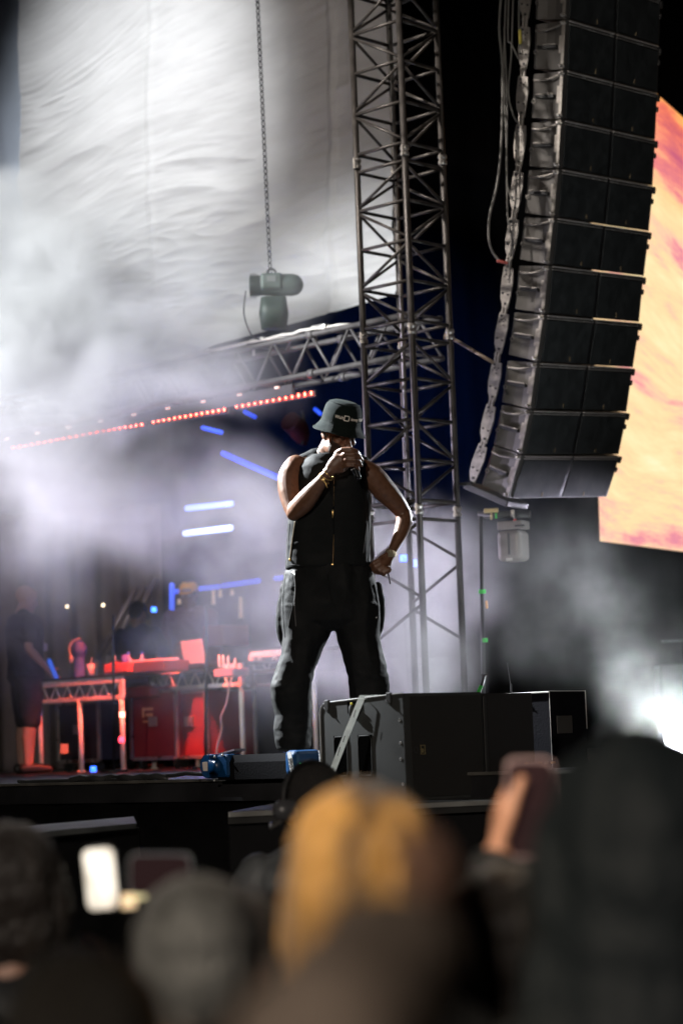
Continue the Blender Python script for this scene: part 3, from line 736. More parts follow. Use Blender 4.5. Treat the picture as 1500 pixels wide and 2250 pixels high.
# arms
tube(bm, smoothpath([(*Q(650,1026,.03),27*SC),(*Q(640,1048,.01),29*SC),(*Q(638,1075,-.02),28*SC),(*Q(642,1105,-.06),23*SC),(*Q(646,1127,-.095),18*SC)],3) and [Vector(p[:3]) for p in smoothpath([(*Q(650,1026,.03),0),(*Q(640,1048,.01),0),(*Q(638,1075,-.02),0),(*Q(642,1105,-.06),0),(*Q(646,1127,-.095),0)],3)],
     [p[3] for p in smoothpath([(*Q(650,1026,.03),27*SC),(*Q(640,1048,.01),30*SC),(*Q(638,1075,-.02),28*SC),(*Q(642,1105,-.06),23*SC),(*Q(646,1127,-.095),18*SC)],3)], 18)
def limb(bm, P, n=18, flat=1.0):
    s = smoothpath([(*Q(x,y,d_), r*SC) for x,y,d_,r in P], 3)
    tube(bm, [Vector(p[:3]) for p in s], [p[3] for p in s], n, flat=flat)
limb(bm, [(646,1127,-.10,18),(664,1108,-.14,22.5),(686,1082,-.18,19.5),(705,1058,-.21,14),(717,1043,-.225,11.5),(724,1035,-.228,11)])
limb(bm, [(792,1030,.02,24),(818,1046,.03,26.5),(843,1076,.05,26.5),(868,1103,.07,22.5),(886,1127,.09,17.5)])
limb(bm, [(886,1127,.09,17.5),(887,1147,.07,18.5),(879,1173,.04,15.5),(868,1196,.01,11.8),(859,1214,-.01,10.5),(852,1226,-.02,12)])
# hand at the microphone, palm then five fingers closed round the handle
tube(bm, [Q(722,1037,-.228), Q(733,1024,-.228), Q(744,1012,-.225)], rp(12,16.5,17), 16, flat=.72, ref=Vector((0,1,0)).cross(Q(744,1012,-.225)-Q(722,1037,-.228)))
tube(bm, [Q(735,1018,-.225), Q(741,996,-.215)], rp(10,7.5), 12); tube(bm, [Q(738,1030,-.225), Q(749,1032,-.22)], rp(12,8), 12)
def fing(P, r): tube(bm, [Q(*p) for p in P], rp(*r), 12)
fing([(740,995,-.215),(752,988,-.25),(771,987,-.262),(784,992,-.245),(790,1001,-.215)], (6.2,5.8,5.4,4.9,4.2))
fing([(745,1004,-.222),(758,998,-.262),(777,998,-.272),(789,1003,-.25),(795,1011,-.222)], (6.2,5.9,5.4,4.9,4.2))
fing([(748,1016,-.225),(762,1009,-.264),(779,1010,-.272),(789,1015,-.25),(793,1023,-.225)], (6.0,5.6,5.2,4.7,4.1))
fing([(749,1029,-.222),(762,1022,-.258),(776,1022,-.266),(785,1027,-.246),(787,1034,-.225)], (5.6,5.2,4.8,4.3,3.8))
fing([(732,1030,-.215),(742,1036,-.20),(756,1030,-.185),(768,1018,-.18)], (8,7,6.2,5))
# hand on the hip: back of the hand to the camera, fingers folded under
Wp = Q(853,1224,-.03); dv = (Q(829,1247,-.075)-Wp).normalized(); sv = (Q(818,1236,-.02)-Q(850,1262,-.02)).normalized(); sv = (sv-dv*sv.dot(dv)).normalized(); nv = dv.cross(sv)
if nv.y > 0: nv = -nv
limb(bm, [(853,1222,-.02,12),(846,1232,-.03,17),(838,1243,-.035,20),(831,1248,-.03,17)], 16, flat=.62)
for i,(x,y) in enumerate(((820,1238),(824,1246),(832,1254),(842,1258))):
    tube(bm, [Q(x+12,y-6,-.055), Q(x+1,y,-.062), Q(x-4+i*1.5,y+4,-.04), Q(x+4,y+5,-.02)], rp(7,6.3,5.6,4.8), 10)
tube(bm, [Q(842,1232,-.01), Q(828,1234,.0), Q(818,1240,.0)], rp(8,7,6), 10)
# legs and feet inside the trousers: the body is one surface
for P in ([(690,1340,.03,36),(672,1420,.0,30),(650,1500,-.04,21),(645,1570,.0,20),(646,1640,.02,14),(648,1672,.02,13)],
          [(765,1340,.03,36),(785,1420,.02,30),(806,1500,-.02,21),(814,1570,.02,20),(820,1640,.04,14),(822,1672,.04,13)]):
    limb(bm, P)
body = fused('body', bm, .0045, M_skin, man, smooth=3)
# beard shell, eyebrows, eyes
M_beard = mat('beard', (.035,.020,.012), .85, bump=1, bscale=420, var=.5, vscale=160)
def shell(src, name, test, off, m, parent, rough=0):
    me = src.data; bm = bmesh.new(); bm.from_mesh(me)
    dl = [f for f in bm.faces if not test(f.calc_center_median())]
    bmesh.ops.delete(bm, geom=dl, context='FACES')
    nrm = {v.index: v.normal.copy() for v in bm.verts}
    for v in bm.verts: v.co += v.normal*(off*(1+rough*nz(v.co, 220)))
    bmesh.ops.solidify(bm, geom=bm.faces[:], thickness=off*.9)
    for f in bm.faces: f.smooth = True
    return build(name, bm, m, parent, False)
def hl(c): v = c-HO; return v.dot(HX), v.dot(HY), v.dot(HZ)
def beard(c):
    x, y, z = hl(c); e_ = .006*nz(c, 60)
    if z > -.025+e_ and not (abs(x) > .05 and z < .0 and y < .045): return False
    if y < .036 or y > .116 or abs(x) > .085: return False
    if z < -.118: return False
    if (x/.030)**2 + ((z+.064)/.012)**2 < 1: return False
    return (z < -.047 + .55*(.06-abs(x))*0 - .0 + .35*abs(x)+e_) or (abs(x) > .045)
shell(body, 'beard', beard, .0012, M_beard, man, .4)
for q in (-1, 1):
    bm = bmesh.new(); tube(bm, [HO+HX*q*.014+HY*.100+HZ*.024, HO+HX*q*.032+HY*.100+HZ*.031, HO+HX*q*.052+HY*.086+HZ*.024], [.004,.005,.003], 8); build('eyebrow', bm, M_beard, man)
    bm = bmesh.new(); tube(bm, [HO+HX*q*.020+HY*.0935+HZ*.000, HO+HX*q*.033+HY*.0945+HZ*-.003, HO+HX*q*.046+HY*.088+HZ*.000], [.0016,.0022,.0014], 6); build('closed_eyelid', bm, M_beard, man)
bm = bmesh.new(); tube(bm, [HO+HX*q*.0+HX*-.030+HY*.104+HZ*-.060, HO+HY*.112+HZ*-.0635, HO+HX*.030+HY*.104+HZ*-.060], [.002,.0045,.002], 8); build('mouth', bm, mat('mouth_dark', (.05,.015,.012), .4), man)
for q in (-1,):
    bm = bmesh.new(); ell(bm, HO+HX*q*-.080+HY*.006+HZ*-.004, .012,.010,.012); build('in_ear_monitor', bm, M_rubber, man)
# bucket hat ------------------------------------------------------------
M_hat = mat('hat_cotton', (.009,.0145,.0135), .85, bump=.55, bscale=420, var=.15, vscale=20, spec=.12)
HC = HO + HZ*.070 + HY*.000
hat = None
def hatpt(a, r, z, ecc=1.10):
    return HC + HX*(math.sin(a)*r) + HY*(math.cos(a)*r*ecc) + HZ*z
bm = bmesh.new(); NA = 96
pro = [(.0,.112),(.030,.1115),(.055,.108),(.074,.099),(.086,.085),(.0925,.066),(.0955,.045),(.0975,.020),(.0985,.002),(.0995,-.003),(.104,-.012),(.112,-.026),(.121,-.038),(.131,-.049),(.133,-.0515)]
rings = []
for r_, z_ in pro[1:]:
    rings.append([bm.verts.new(hatpt(2*math.pi*i/NA, r_*(1+.012*nz((math.cos(2*math.pi*i/NA), math.sin(2*math.pi*i/NA), z_*12), 1.6)) , z_ + (.004*nz((math.cos(2*math.pi*i/NA), math.sin(2*math.pi*i/NA), 3), 1.3) if z_ < -.02 else 0))) for i in range(NA)])
top = bm.verts.new(hatpt(0, 0, .1122))
for i in range(NA): bm.faces.new((top, rings[0][(i+1)%NA], rings[0][i])).smooth = True
for a, b in zip(rings, rings[1:]):
    for i in range(NA): bm.faces.new((a[i], a[(i+1)%NA], b[(i+1)%NA], b[i])).smooth = True
bmesh.ops.recalc_face_normals(bm, faces=bm.faces[:])
bmesh.ops.solidify(bm, geom=bm.faces[:], thickness=.002)
hat = build('bucket_hat', bm, M_hat, man)
for r_, z_, t_ in ((.0990,.001,.0016),(.131,-.047,.0012),(.125,-.0425,.0008),(.119,-.036,.0008),(.0765,.0985,.0016)):
    bm = bmesh.new(); tube(bm, [hatpt(2*math.pi*i/64, r_*1.004, z_) for i in range(65)], t_, 6, cap='flat'); o = build('stitching', bm, M_hat, hat)
# lettering on the front of the crown
M_thread = mat('white_thread', (.95,.90,.82), .7, bump=.4, bscale=900)
def on_hat(me, x0, zc, nm='lettering'):
    for v in me.vertices:
        xx = v.co.x + x0; zz = v.co.y + zc; r_ = .0975 if zz < .03 else .0968
        a = -xx/.1005; v.co = hatpt(a, r_ + .0022 + v.co.z, zz) 
    me.update(); return link(nm, me, M_thread, hat)
LS = .0225
# widths are laid out along the crown: Walt [D] isney World
on_hat(text_mesh('Walt', LS), -.079, .036); on_hat(text_mesh('isney', LS), .005, .036); on_hat(text_mesh('World', LS), .064, .036)
bm = bmesh.new()
def plate(pts, h=.0012):
    prism(bm, [Vector((x, y, 0)) for x, y in pts], Vector((0,0,h)))
w_, h_ = .028, .028
outer = [(-w_/2,-h_/2),(w_/2-.004,-h_/2),(w_/2,-h_/2+.004),(w_/2,h_/2-.004),(w_/2-.004,h_/2),(-w_/2,h_/2)]
t_ = .0042
plate([(-w_/2,-h_/2),(-w_/2+t_,-h_/2),(-w_/2+t_,h_/2),(-w_/2,h_/2)]); plate([(w_/2-t_,-h_/2+.002),(w_/2,-h_/2+.004),(w_/2,h_/2-.004),(w_/2-t_,h_/2-.002)])
plate([(-w_/2+t_,-h_/2),(w_/2-.003,-h_/2),(w_/2-t_,-h_/2+t_),(-w_/2+t_,-h_/2+t_)]); plate([(-w_/2+t_,h_/2-t_),(w_/2-t_,h_/2-t_),(w_/2-.003,h_/2),(-w_/2+t_,h_/2)])
me = bpy.data.meshes.new('lettering'); bmesh.ops.subdivide_edges(bm, edges=bm.edges[:], cuts=2); bm.to_mesh(me); bm.free(); on_hat(me, -.0405, .037)
# sleeveless jacket ------------------------------------------------------
M_vest = mat('vest_cloth', (.006,.0072,.0076), .75, bump=.25, bscale=500, var=.2, vscale=12, spec=.2)
bm = bmesh.new()
loft(bm, [sec(1249,629,813,.128,2.8), sec(1244,627,815,.132,2.8), sec(1225,629,813,.130,2.7), sec(1190,630,812,.128,2.6), sec(1150,632,814,.130,2.6), sec(1115,636,812,.135,2.6), sec(1080,644,808,.137,2.6), sec(1050,648,808,.13,2.6), sec(1025,655,806,.11,2.6), sec(1008,668,792,.085,2.6), sec(998,688,772,.07,2.4)])
tube(bm, [Q(662,1014,.045), Q(690,1003,.05), Q(722,999,.055), Q(760,1004,.05), Q(800,1018,.04)], rp(14,17,17,17,15), 16)
tube(bm, [Q(655,1022,.03), Q(652,1060,.03)], rp(12,13), 14, flat=1.6); tube(bm, [Q(800,1022,.03), Q(800,1060,.03)], rp(14,14), 14, flat=1.5)
def vestd(c):
    lowz = (c.z - Q(0,1249,0).z)
    d_ = .0035*mnoise.noise(Vector((c.x*9, c.y*9, c.z*5))) + .0022*(1-2*abs(mnoise.noise(Vector((c.x*7+3, c.y*7, c.z*20))))) 
    d_ += .004*max(0,1-lowz/.25)*mnoise.noise(Vector((c.x*22, 1, c.z*3)))
    # gentle pleats dragged from the armpits
    return d_
vest = fused('sleeveless_jacket', bm, .006, M_vest, man, smooth=3, disp=vestd)
from mathutils.bvhtree import BVHTree
def surf(o):
    me = o.data; return BVHTree.FromPolygons([v.co[:] for v in me.vertices], [p.vertices[:] for p in me.polygons])
BT = surf(vest)
def onv(px, py, off=.002, bt=None):
    d_ = (at(px,py,1)-CP).normalized(); h = (bt or BT).ray_cast(CP, d_)
    return (h[0] - d_*off) if h[0] is not None else at(px, py, D0-.12)
def strip(name, P, r, m, parent, bt=None, off=.001, n=8):
    bm = bmesh.new(); tube(bm, [onv(x,y,off,bt) for x,y in smoothpath(P,6)], r, n); return build(name, bm, m, parent)
M_teeth = mat('zip_brass', (.55,.36,.16), .35, 1, bump=.6, bscale=900)
strip('zip_tape', [(733,1030),(732,1100),(732,1170),(731,1243)], .0055, M_vest, vest, off=-.001)
zp = strip('zip', [(733,1175),(732,1200),(731,1241)], .0022, M_teeth, vest, off=.003)
strip('zip', [(734,1046),(733,1090),(732,1125)], .0011, M_teeth, vest, off=.003)
bm = bmesh.new(); tube(bm, [onv(731,1122,.008), onv(731,1132,.010)], .006, 8); tube(bm, [onv(731,1133,.010), onv(730,1137,.010)], .004, 8); build('zip_pull', bm, M_gold, vest)
bm = bmesh.new(); box(bm, onv(730,1240,.006), .012, .006, .008, bev=.002); build('zip_pull', bm, M_gold, vest)
strip('pocket_zip', [(648,1146),(643,1180),(637,1226)], .0028, mat('zip_pale', (.5,.42,.3), .35, .9), vest, off=.002)
bm = bmesh.new(); ell(bm, onv(637,1230,.006), .006,.004,.008); build('zip_pull', bm, M_gold, vest)
strip('pocket_zip', [(806,1150),(802,1180),(798,1215)], .0018, M_darkmetal, vest, off=.002)
strip('seam', [(629,1240),(680,1244),(731,1246),(780,1245),(812,1241)], .0016, M_vest, vest, off=.001)
strip('seam', [(654,1020),(660,1050),(668,1080),(672,1120)], .0018, M_vest, vest)
strip('seam', [(637,1150),(634,1190),(633,1240)], .0018, M_vest, vest)
strip('seam', [(812,1080),(809,1120),(811,1170),(809,1240)], .0020, M_vest, vest)
# collar band
bm = bmesh.new()
pts = [Q(702,982,.04), Q(703,995,.0), Q(710,1010,-.04), Q(725,1021,-.065), Q(742,1020,-.06), Q(758,1010,-.03), Q(766,1002,.02)]
tube(bm, [Vector(p) for p in smoothpath([tuple(p) for p in pts],4)], .007, 10); build('collar', bm, M_vest, vest, True)
# trousers ---------------------------------------------------------------
M_trs = mat('trouser_cloth', (.0035,.0042,.0045), .72, bump=.25, bscale=420, var=.2, vscale=10, spec=.25)
bm = bmesh.new()
loft(bm, [sec(1236,640,802,.118,2.6), sec(1256,628,814,.128,2.6), sec(1290,622,825,.135,2.5), sec(1330,618,832,.138,2.5), sec(1365,618,834,.13,2.5), sec(1384,640,822,.09,2.5)])
def lsec(y, x0, x1, dep, dd): return (Q((x0+x1)/2, y, dd), XR*((x1-x0)/2*SC), YB*dep, 2.3)
loft(bm, [lsec(1330,618,722,.12,.02), lsec(1370,618,731,.12,.02), lsec(1400,623,722,.115,.01), lsec(1435,620,704,.108,0), lsec(1470,609,690,.102,-.02), lsec(1505,598,684,.10,-.035), lsec(1535,599,683,.098,-.03), lsec(1570,606,683,.095,-.01), lsec(1600,603,683,.098,0), lsec(1625,606,682,.095,0), lsec(1646,612,680,.085,0)])
loft(bm, [lsec(1330,728,834,.12,.02), lsec(1370,735,835,.12,.02), lsec(1400,741,833,.115,.02), lsec(1440,752,842,.108,.01), lsec(1485,766,850,.102,0), lsec(1535,771,857,.10,.0), lsec(1580,776,862,.10,.01), lsec(1620,780,862,.098,.02), lsec(1648,786,858,.088,.02)])
limb(bm, [(626,1290,.03,9),(620,1340,.03,12),(619,1385,.03,11),(626,1420,.03,7)]); limb(bm, [(828,1290,.03,9),(834,1330,.03,11),(832,1375,.03,10),(826,1400,.03,7)])
zk = Q(0,1510,0).z; zh = Q(0,1640,0).z; zw = Q(0,1250,0).z
def trd(c):
    kn = math.exp(-((c.z-zk)/.10)**2); hm = math.exp(-((c.z-zh)/.13)**2); hip = math.exp(-((c.z-zw)/.22)**2)
    side = mnoise.noise(Vector((c.x*2.2+5, c.y*2.2, c.z*2.2)))
    v1 = 1-2*abs(mnoise.noise(Vector((c.x*10, c.y*10, c.z*2.6))))           # long folds
    v2 = 1-2*abs(mnoise.noise(Vector((c.x*6+c.z*3, c.y*6, c.z*17))))        # cross folds
    v3 = mnoise.noise(Vector((c.x*30, c.y*30, c.z*24)))
    v4 = 1-2*abs(mnoise.noise(Vector((c.x*24+c.z*8, c.y*24, c.z*34+2))))
    return .0016*v4*(.4+hip+kn+hm) + .015*v1*(.4+.4*hip+.3*side) + .008*v2*(.10+.4*kn+.5*hm) + .0022*v3 - .002
trs = fused('trousers', bm, .007, M_trs, man, smooth=2, disp=trd)
BT2 = surf(trs)
strip('side_cord', [(646,1254),(649,1290),(647,1330),(650,1375)], .0028, mat('cord_grey', (.10,.10,.10), .6), trs, BT2, off=.002)
strip('pocket_seam', [(659,1275),(650,1300),(640,1345),(634,1378)], .0022, M_trs, trs, BT2, off=.001)
strip('pocket_seam', [(628,1262),(622,1310),(623,1360),(626,1400)], .0022, M_trs, trs, BT2, off=.001)
strip('fly_seam', [(720,1262),(722,1290),(728,1315),(735,1330)], .0022, M_trs, trs, BT2, off=.001)
strip('pocket_seam', [(822,1285),(829,1320),(831,1350),(827,1378)], .0022, M_trs, trs, BT2, off=.001)
bm = bmesh.new(); ell(bm, onv(826,1357,.003,BT2), .004,.003,.004); build('stud', bm, M_alu, trs)
bm = bmesh.new(); prism(bm, [onv(630,1251,.004,BT2), onv(647,1254,.004,BT2), onv(648,1264,.004,BT2), onv(641,1258,.004,BT2)], Vector((0,-.002,0))); build('white_label', bm, M_white, trs)
# shoes
M_shoe = mat('shoe_black', (.02,.02,.02), .5, bump=.3, bscale=80); M_sole = mat('shoe_sole', (.5,.48,.45), .6)
for x_, dx, dd in ((648,-.09,.0),(824,.10,.03)):
    b = at(x_, 1660, D0+dd); b.z = FLOOR
    fd = Vector((dx*2.2, -1, 0)).normalized(); sd_ = Vector((fd.y, -fd.x, 0))
    bm = bmesh.new()
    loft(bm, [(b-fd*.08+Vector((0,0,.02)), sd_*.038, Vector((0,0,.02)), 3)]*1 + [(b-fd*.075+Vector((0,0,.045)), sd_*.040, Vector((0,0,.043)), 2.6), (b+fd*.0+Vector((0,0,.05)), sd_*.045, Vector((0,0,.048)), 2.5), (b+fd*.08+Vector((0,0,.04)), sd_*.050, Vector((0,0,.036)), 2.5), (b+fd*.16+Vector((0,0,.03)), sd_*.047, Vector((0,0,.026)), 2.3), (b+fd*.20+Vector((0,0,.024)), sd_*.025, Vector((0,0,.014)), 2)])
    tube(bm, [b-fd*.03+Vector((0,0,.05)), b-fd*.03+Vector((0,0,.13))], .05, 16)
    sh = fused('shoe', bm, .006, M_shoe, man, smooth=2)
    bm = bmesh.new(); loft(bm, [(b+fd*.05+Vector((0,0,.002)), fd*.15, sd_*.048, 2.6), (b+fd*.05+Vector((0,0,.022)), fd*.152, sd_*.05, 2.6)]); build('sole', bm, M_sole, sh)
    for i in range(3):
        bm = bmesh.new(); c = b+fd*(.02+.03*i)+Vector((0,0,.105-.012*i)); tube(bm, [c-sd_*.03, c+Vector((0,0,.012)), c+sd_*.03], .005, 6); build('lace', bm, M_white, sh)
# jewellery
ax = (Q(724,1035,-.228)-Q(705,1058,-.21)).normalized()
for t, R_, r_, tilt in ((.05,.0315,.0026,.25),(.35,.0335,.0030,-.35),(.72,.032,.0024,.1)):
    bm = bmesh.new(); c = Q(722,1038,-.228).lerp(Q(706,1057,-.211), t); torus(bm, c+Vector((0,0,-.004)), ax+Vector((tilt,0,tilt*.5)), R_, r_, 32, 8, sq=1.4); build('bracelet', bm, M_gold, man)
bm = bmesh.new(); c = Q(711,1055,-.25); 
ell(bm, c, .008,.005,.009); tube(bm, [c, c+Vector((.01,0,-.02)), c+Vector((.016,0,-.038))], .003, 6); build('bracelet_charm', bm, M_gold, man)
bm = bmesh.new(); ax = (Q(852,1228,-.02)-Q(866,1200,.0)).normalized(); torus(bm, Q(858,1215,-.012), ax, .0275, .0038, 30, 8, sq=3.0)
box(bm, Q(858,1217,-.046), .03, .010, .032, bev=.003)
build('wrist_watch', bm, mat('watch_steel', (.62,.52,.36), .3, 1, bump=.6, bscale=500), man)
bm = bmesh.new(); torus(bm, Q(766,1008,-.245), (Q(790,1003,-.245)-Q(766,1003,-.245)), .0145, .002, 18, 6); build('ring', bm, M_gold, man)
bm = bmesh.new(); tube(bm, smoothpath([tuple(Q(850,1252,-.03)), tuple(Q(854,1266,-.035)), tuple(Q(857,1282,-.03))],4) and [Vector(p) for p in smoothpath([tuple(Q(850,1252,-.03)), tuple(Q(854,1266,-.035)), tuple(Q(857,1282,-.03))],4)], .004, 8); build('cord_end', bm, mat('cord_mix', (.06,.05,.05), .6), man)
# microphone ---------------------------------------------------------------
mt, mb = Q(764,993,-.205), Q(788,1052,-.245)
mic = root('microphone', mt, 'black handheld microphone held at the singer mouth in his raised hand', 'microphone')
a_ = (mb-mt).normalized(); L_ = (mb-mt).length
bm = bmesh.new(); ell(bm, mt, .025,.025,.026); torus(bm, mt, a_, .0245, .003); build('grille_head', bm, mat('mic_grille', (.08,.08,.085), .4, .8, bump=1, bscale=900), mic)
bm = bmesh.new(); tube(bm, [mt+a_*.02, mt+a_*.045, mt+a_*(L_*.6), mt+a_*(L_-.012), mt+a_*L_], [.023,.0185,.0165,.0145,.0135], 20, cap='flat'); build('handle', bm, mat('mic_handle', (.02,.022,.026), .22, .6), mic, True)
bm = bmesh.new(); tube(bm, [mt+a_*(L_*.62), mt+a_*(L_*.66)], .0172, 20, cap='flat'); build('silver_band', bm, M_alu, mic)
bm = bmesh.new(); tube(bm, [mb, mb+a_*.004], .011, 16, cap='flat'); build('end_cap', bm, M_darkmetal, mic)
# ------------------------------------------------------------------ generic figure
def figure(loc, yawd, label, H=1.75, skin=None, top=None, legs=None, hair=None, hairc='short', arms=None, vox=.010, group=None, tilt=(0,0), sleeves='long', shorts=False, fat=1.0, hatm=None, bmap=None):
    k = H/1.75; loc = Vector(loc)
    c, s_ = math.cos(rad(yawd)), math.sin(rad(yawd))
    X = Vector((c, s_, 0)); Y = Vector((-s_, c, 0)); Z = Vector((0,0,1))   # Y forward
    X = -X; X = Y.cross(Z)
    P = lambda x, y, z: loc + X*(x*k) + Y*(y*k) + Z*(z*k)
    r = root('person', loc, label, 'person', group)
    arms = arms or {}
    bm = bmesh.new()
    hy = rad(tilt[0]); hp_ = rad(tilt[1])
    fY = (Y*math.cos(hy) + X*math.sin(hy)); hY = fY*math.cos(hp_) - Z*math.sin(hp_); hZ = Z*math.cos(hp_) + fY*math.sin(hp_); hX = hY.cross(hZ)
    O = P(0,.02,1.615)
    head_parts(bm, O, hX, hY, hZ, k)
    tube(bm, [O-hZ*.05*k, P(0,-.02,1.50), P(0,-.02,1.42)], [.056*k,.060*k,.075*k], 16)
    tor = [(.93,.155,.105),(1.05,.145,.10),(1.2,.15,.11),(1.33,.17,.115),(1.42,.155,.095),(1.47,.10,.07)]
    loft(bm, [(P(0,0,z), X*(a*k*fat), Y*(b*k*fat), 2.4) for z, a, b in tor], 28)
    legj = {-1: [(-.085,0,.95,.085),(-.10,.01,.70,.075),(-.105,.01,.49,.055),(-.11,-.015,.33,.055),(-.115,-.02,.10,.038)]}
    for q in (-1, 1):
        tube(bm, [P(q*-j[0],j[1],j[2]) for j in legj[-1]], [j[3]*k*fat for j in legj[-1]], 14)
        tube(bm, [P(q*.115,-.05,.045), P(q*.125,.05,.04), P(q*.135,.15,.028)], [.04*k,.038*k,.03*k], 12, flat=.9)
        A = arms.get(q) or [(q*.19,0,1.41),(q*.235,-.01,1.14),(q*.24,.08,.90)]
        A = [P(*a) for a in A]
        A[0] = A[0]
        m1 = A[0].lerp(A[1],.4); m2 = A[1].lerp(A[2],.3)
        tube(bm, [A[0], m1, A[1]], [.058*k,.052*k,.040*k], 14); tube(bm, [A[1], m2, A[2]], [.040*k,.042*k,.026*k], 14)
        dh = (A[2]-A[1]).normalized(); nb_ = (X*q - dh*dh.dot(X*q)).normalized(); sb = dh.cross(nb_)
        if sb.dot(Y) < 0 and sb.dot(Z) < .3: sb = -sb
        hand_parts(bm, A[2], dh, nb_, sb, k=k, curls=(18,28,22))
    fused('body', bm, vox, skin or M_skin, r, smooth=2)
    # top
    if top:
        bm = bmesh.new()
        loft(bm, [(P(0,0,z), X*((a+.018)*k*fat), Y*((b+.02)*k*fat), 2.5) for z, a, b in [(.88,.165,.11)]+tor[:-1]+[(1.465,.10,.075)]], 28)
        tube(bm, [P(-.15,-.01,1.42), P(-.07,-.02,1.46), P(.07,-.02,1.46), P(.15,-.01,1.42)], [.05*k,.055*k,.055*k,.05*k], 14)
        for q in (-1, 1):
            A = arms.get(q) or [(q*.19,0,1.41),(q*.235,-.01,1.14),(q*.24,.08,.90)]
            A = [P(*a) for a in A]
            if sleeves == 'long':
                tube(bm, [A[0], A[0].lerp(A[1],.5), A[1]], [.070*k,.066*k,.056*k], 14); tube(bm, [A[1], A[1].lerp(A[2],.5), A[1].lerp(A[2],.93)], [.056*k,.052*k,.042*k], 14)
            else:
                tube(bm, [A[0], A[0].lerp(A[1],.65)], [.070*k,.064*k], 14)
        def dsp(cc): return .008*(1-2*abs(nz(cc, 9))) + .004*nz(cc, 25)
        fused('top', bm, vox, top, r, smooth=2, disp=dsp)
    if legs:
        bm = bmesh.new()
        loft(bm, [(P(0,0,z), X*(a*k*fat), Y*(b*k*fat), 2.5) for z, a, b in ((.80,.12,.09),(.86,.178,.125),(.95,.175,.125),(1.02,.165,.12))], 26)
        for q in (-1, 1):
            js = legj[-1][:3] if shorts else legj[-1]
            tube(bm, [P(q*-j[0],j[1],j[2]) for j in js], [(j[3]+.022)*k*fat for j in js], 14)
        fused('shorts' if shorts else 'trousers', bm, vox, legs, r, smooth=2, disp=lambda cc: .006*(1-2*abs(nz(cc, 10))))
    for q in (-1, 1):
        bm = bmesh.new(); b = P(q*.115,0,0)
        tube(bm, [P(q*.115,-.06,.05), P(q*.125,.05,.048), P(q*.135,.17,.038)], [.052*k,.050*k,.038*k], 12); fused('shoe', bm, .012, M_shoe, r, smooth=2)
    for q in (-1, 1):
        bm = bmesh.new(); ell(bm, O+hX*q*.031*k+hY*.087*k+hZ*.004*k, .011*k,.009*k,.009*k, u=10, v=8); build('eye', bm, M_white, r)
    hr = None
    if hairc in ('short','long','bob'):
        bm = bmesh.new(); e = lambda x,y,z,a,b,cc: ell(bm, O+hX*x*k+hY*y*k+hZ*z*k, a*k,b*k,cc*k, hX,hY,hZ, 24, 16)
        e(0,-.022,.050,.086,.102,.090); e(0,-.055,.010,.078,.070,.080)
        if hairc != 'short':
            e(0,-.045,-.05,.088,.070,.09)
            for q in (-1,1): e(q*.075,-.005,-.03,.028,.05,.10)
        if hairc == 'long':
            e(0,-.065,-.16,.10,.055,.12)
            for q in (-1,1): e(q*.085,-.02,-.15,.035,.05,.11)
        sc_ = 1 if hairc == 'short' else 1.6
        hr = fused('hair', bm, .006, hair or M_hair, r, smooth=2, disp=lambda cc: sc_*(.004*(1-2*abs(mnoise.noise(Vector((cc.x*28,cc.y*28,cc.z*6))))) + .0022*nz(cc, 90)))
    if hatm:
        bm = bmesh.new(); cc = O+hZ*.045*k
        pr = [(.02,.085),(.055,.078),(.080,.055),(.090,.02),(.092,-.008)]
        rg = [[bm.verts.new(cc + hX*(math.sin(t)*a*k) + hY*((math.cos(t)*a*1.12-.008)*k) + hZ*(z*k)) for t in [2*math.pi*i/32 for i in range(32)]] for a, z in pr]
        bm.faces.new(rg[0][::-1])
        for a, b in zip(rg, rg[1:]):
            for i in range(32): bm.faces.new((a[i], a[(i+1)%32], b[(i+1)%32], b[i])).smooth = True
        bmesh.ops.recalc_face_normals(bm, faces=bm.faces[:]); bmesh.ops.solidify(bm, geom=bm.faces[:], thickness=.003)
        hc = build('cap', bm, hatm, r)
        bm = bmesh.new()
        pk = [cc + hX*(x*k) + hY*(y*k) + hZ*(z*k) for x, y, z in ((-.075,.055,-.006),(-.06,.12,-.014),(-.03,.155,-.018),(0,.165,-.018),(.03,.155,-.018),(.06,.12,-.014),(.075,.055,-.006))]
        prism(bm, pk, hZ*.004); build('peak', bm, hatm, hc)
    return r, P, O, (hX, hY, hZ), k
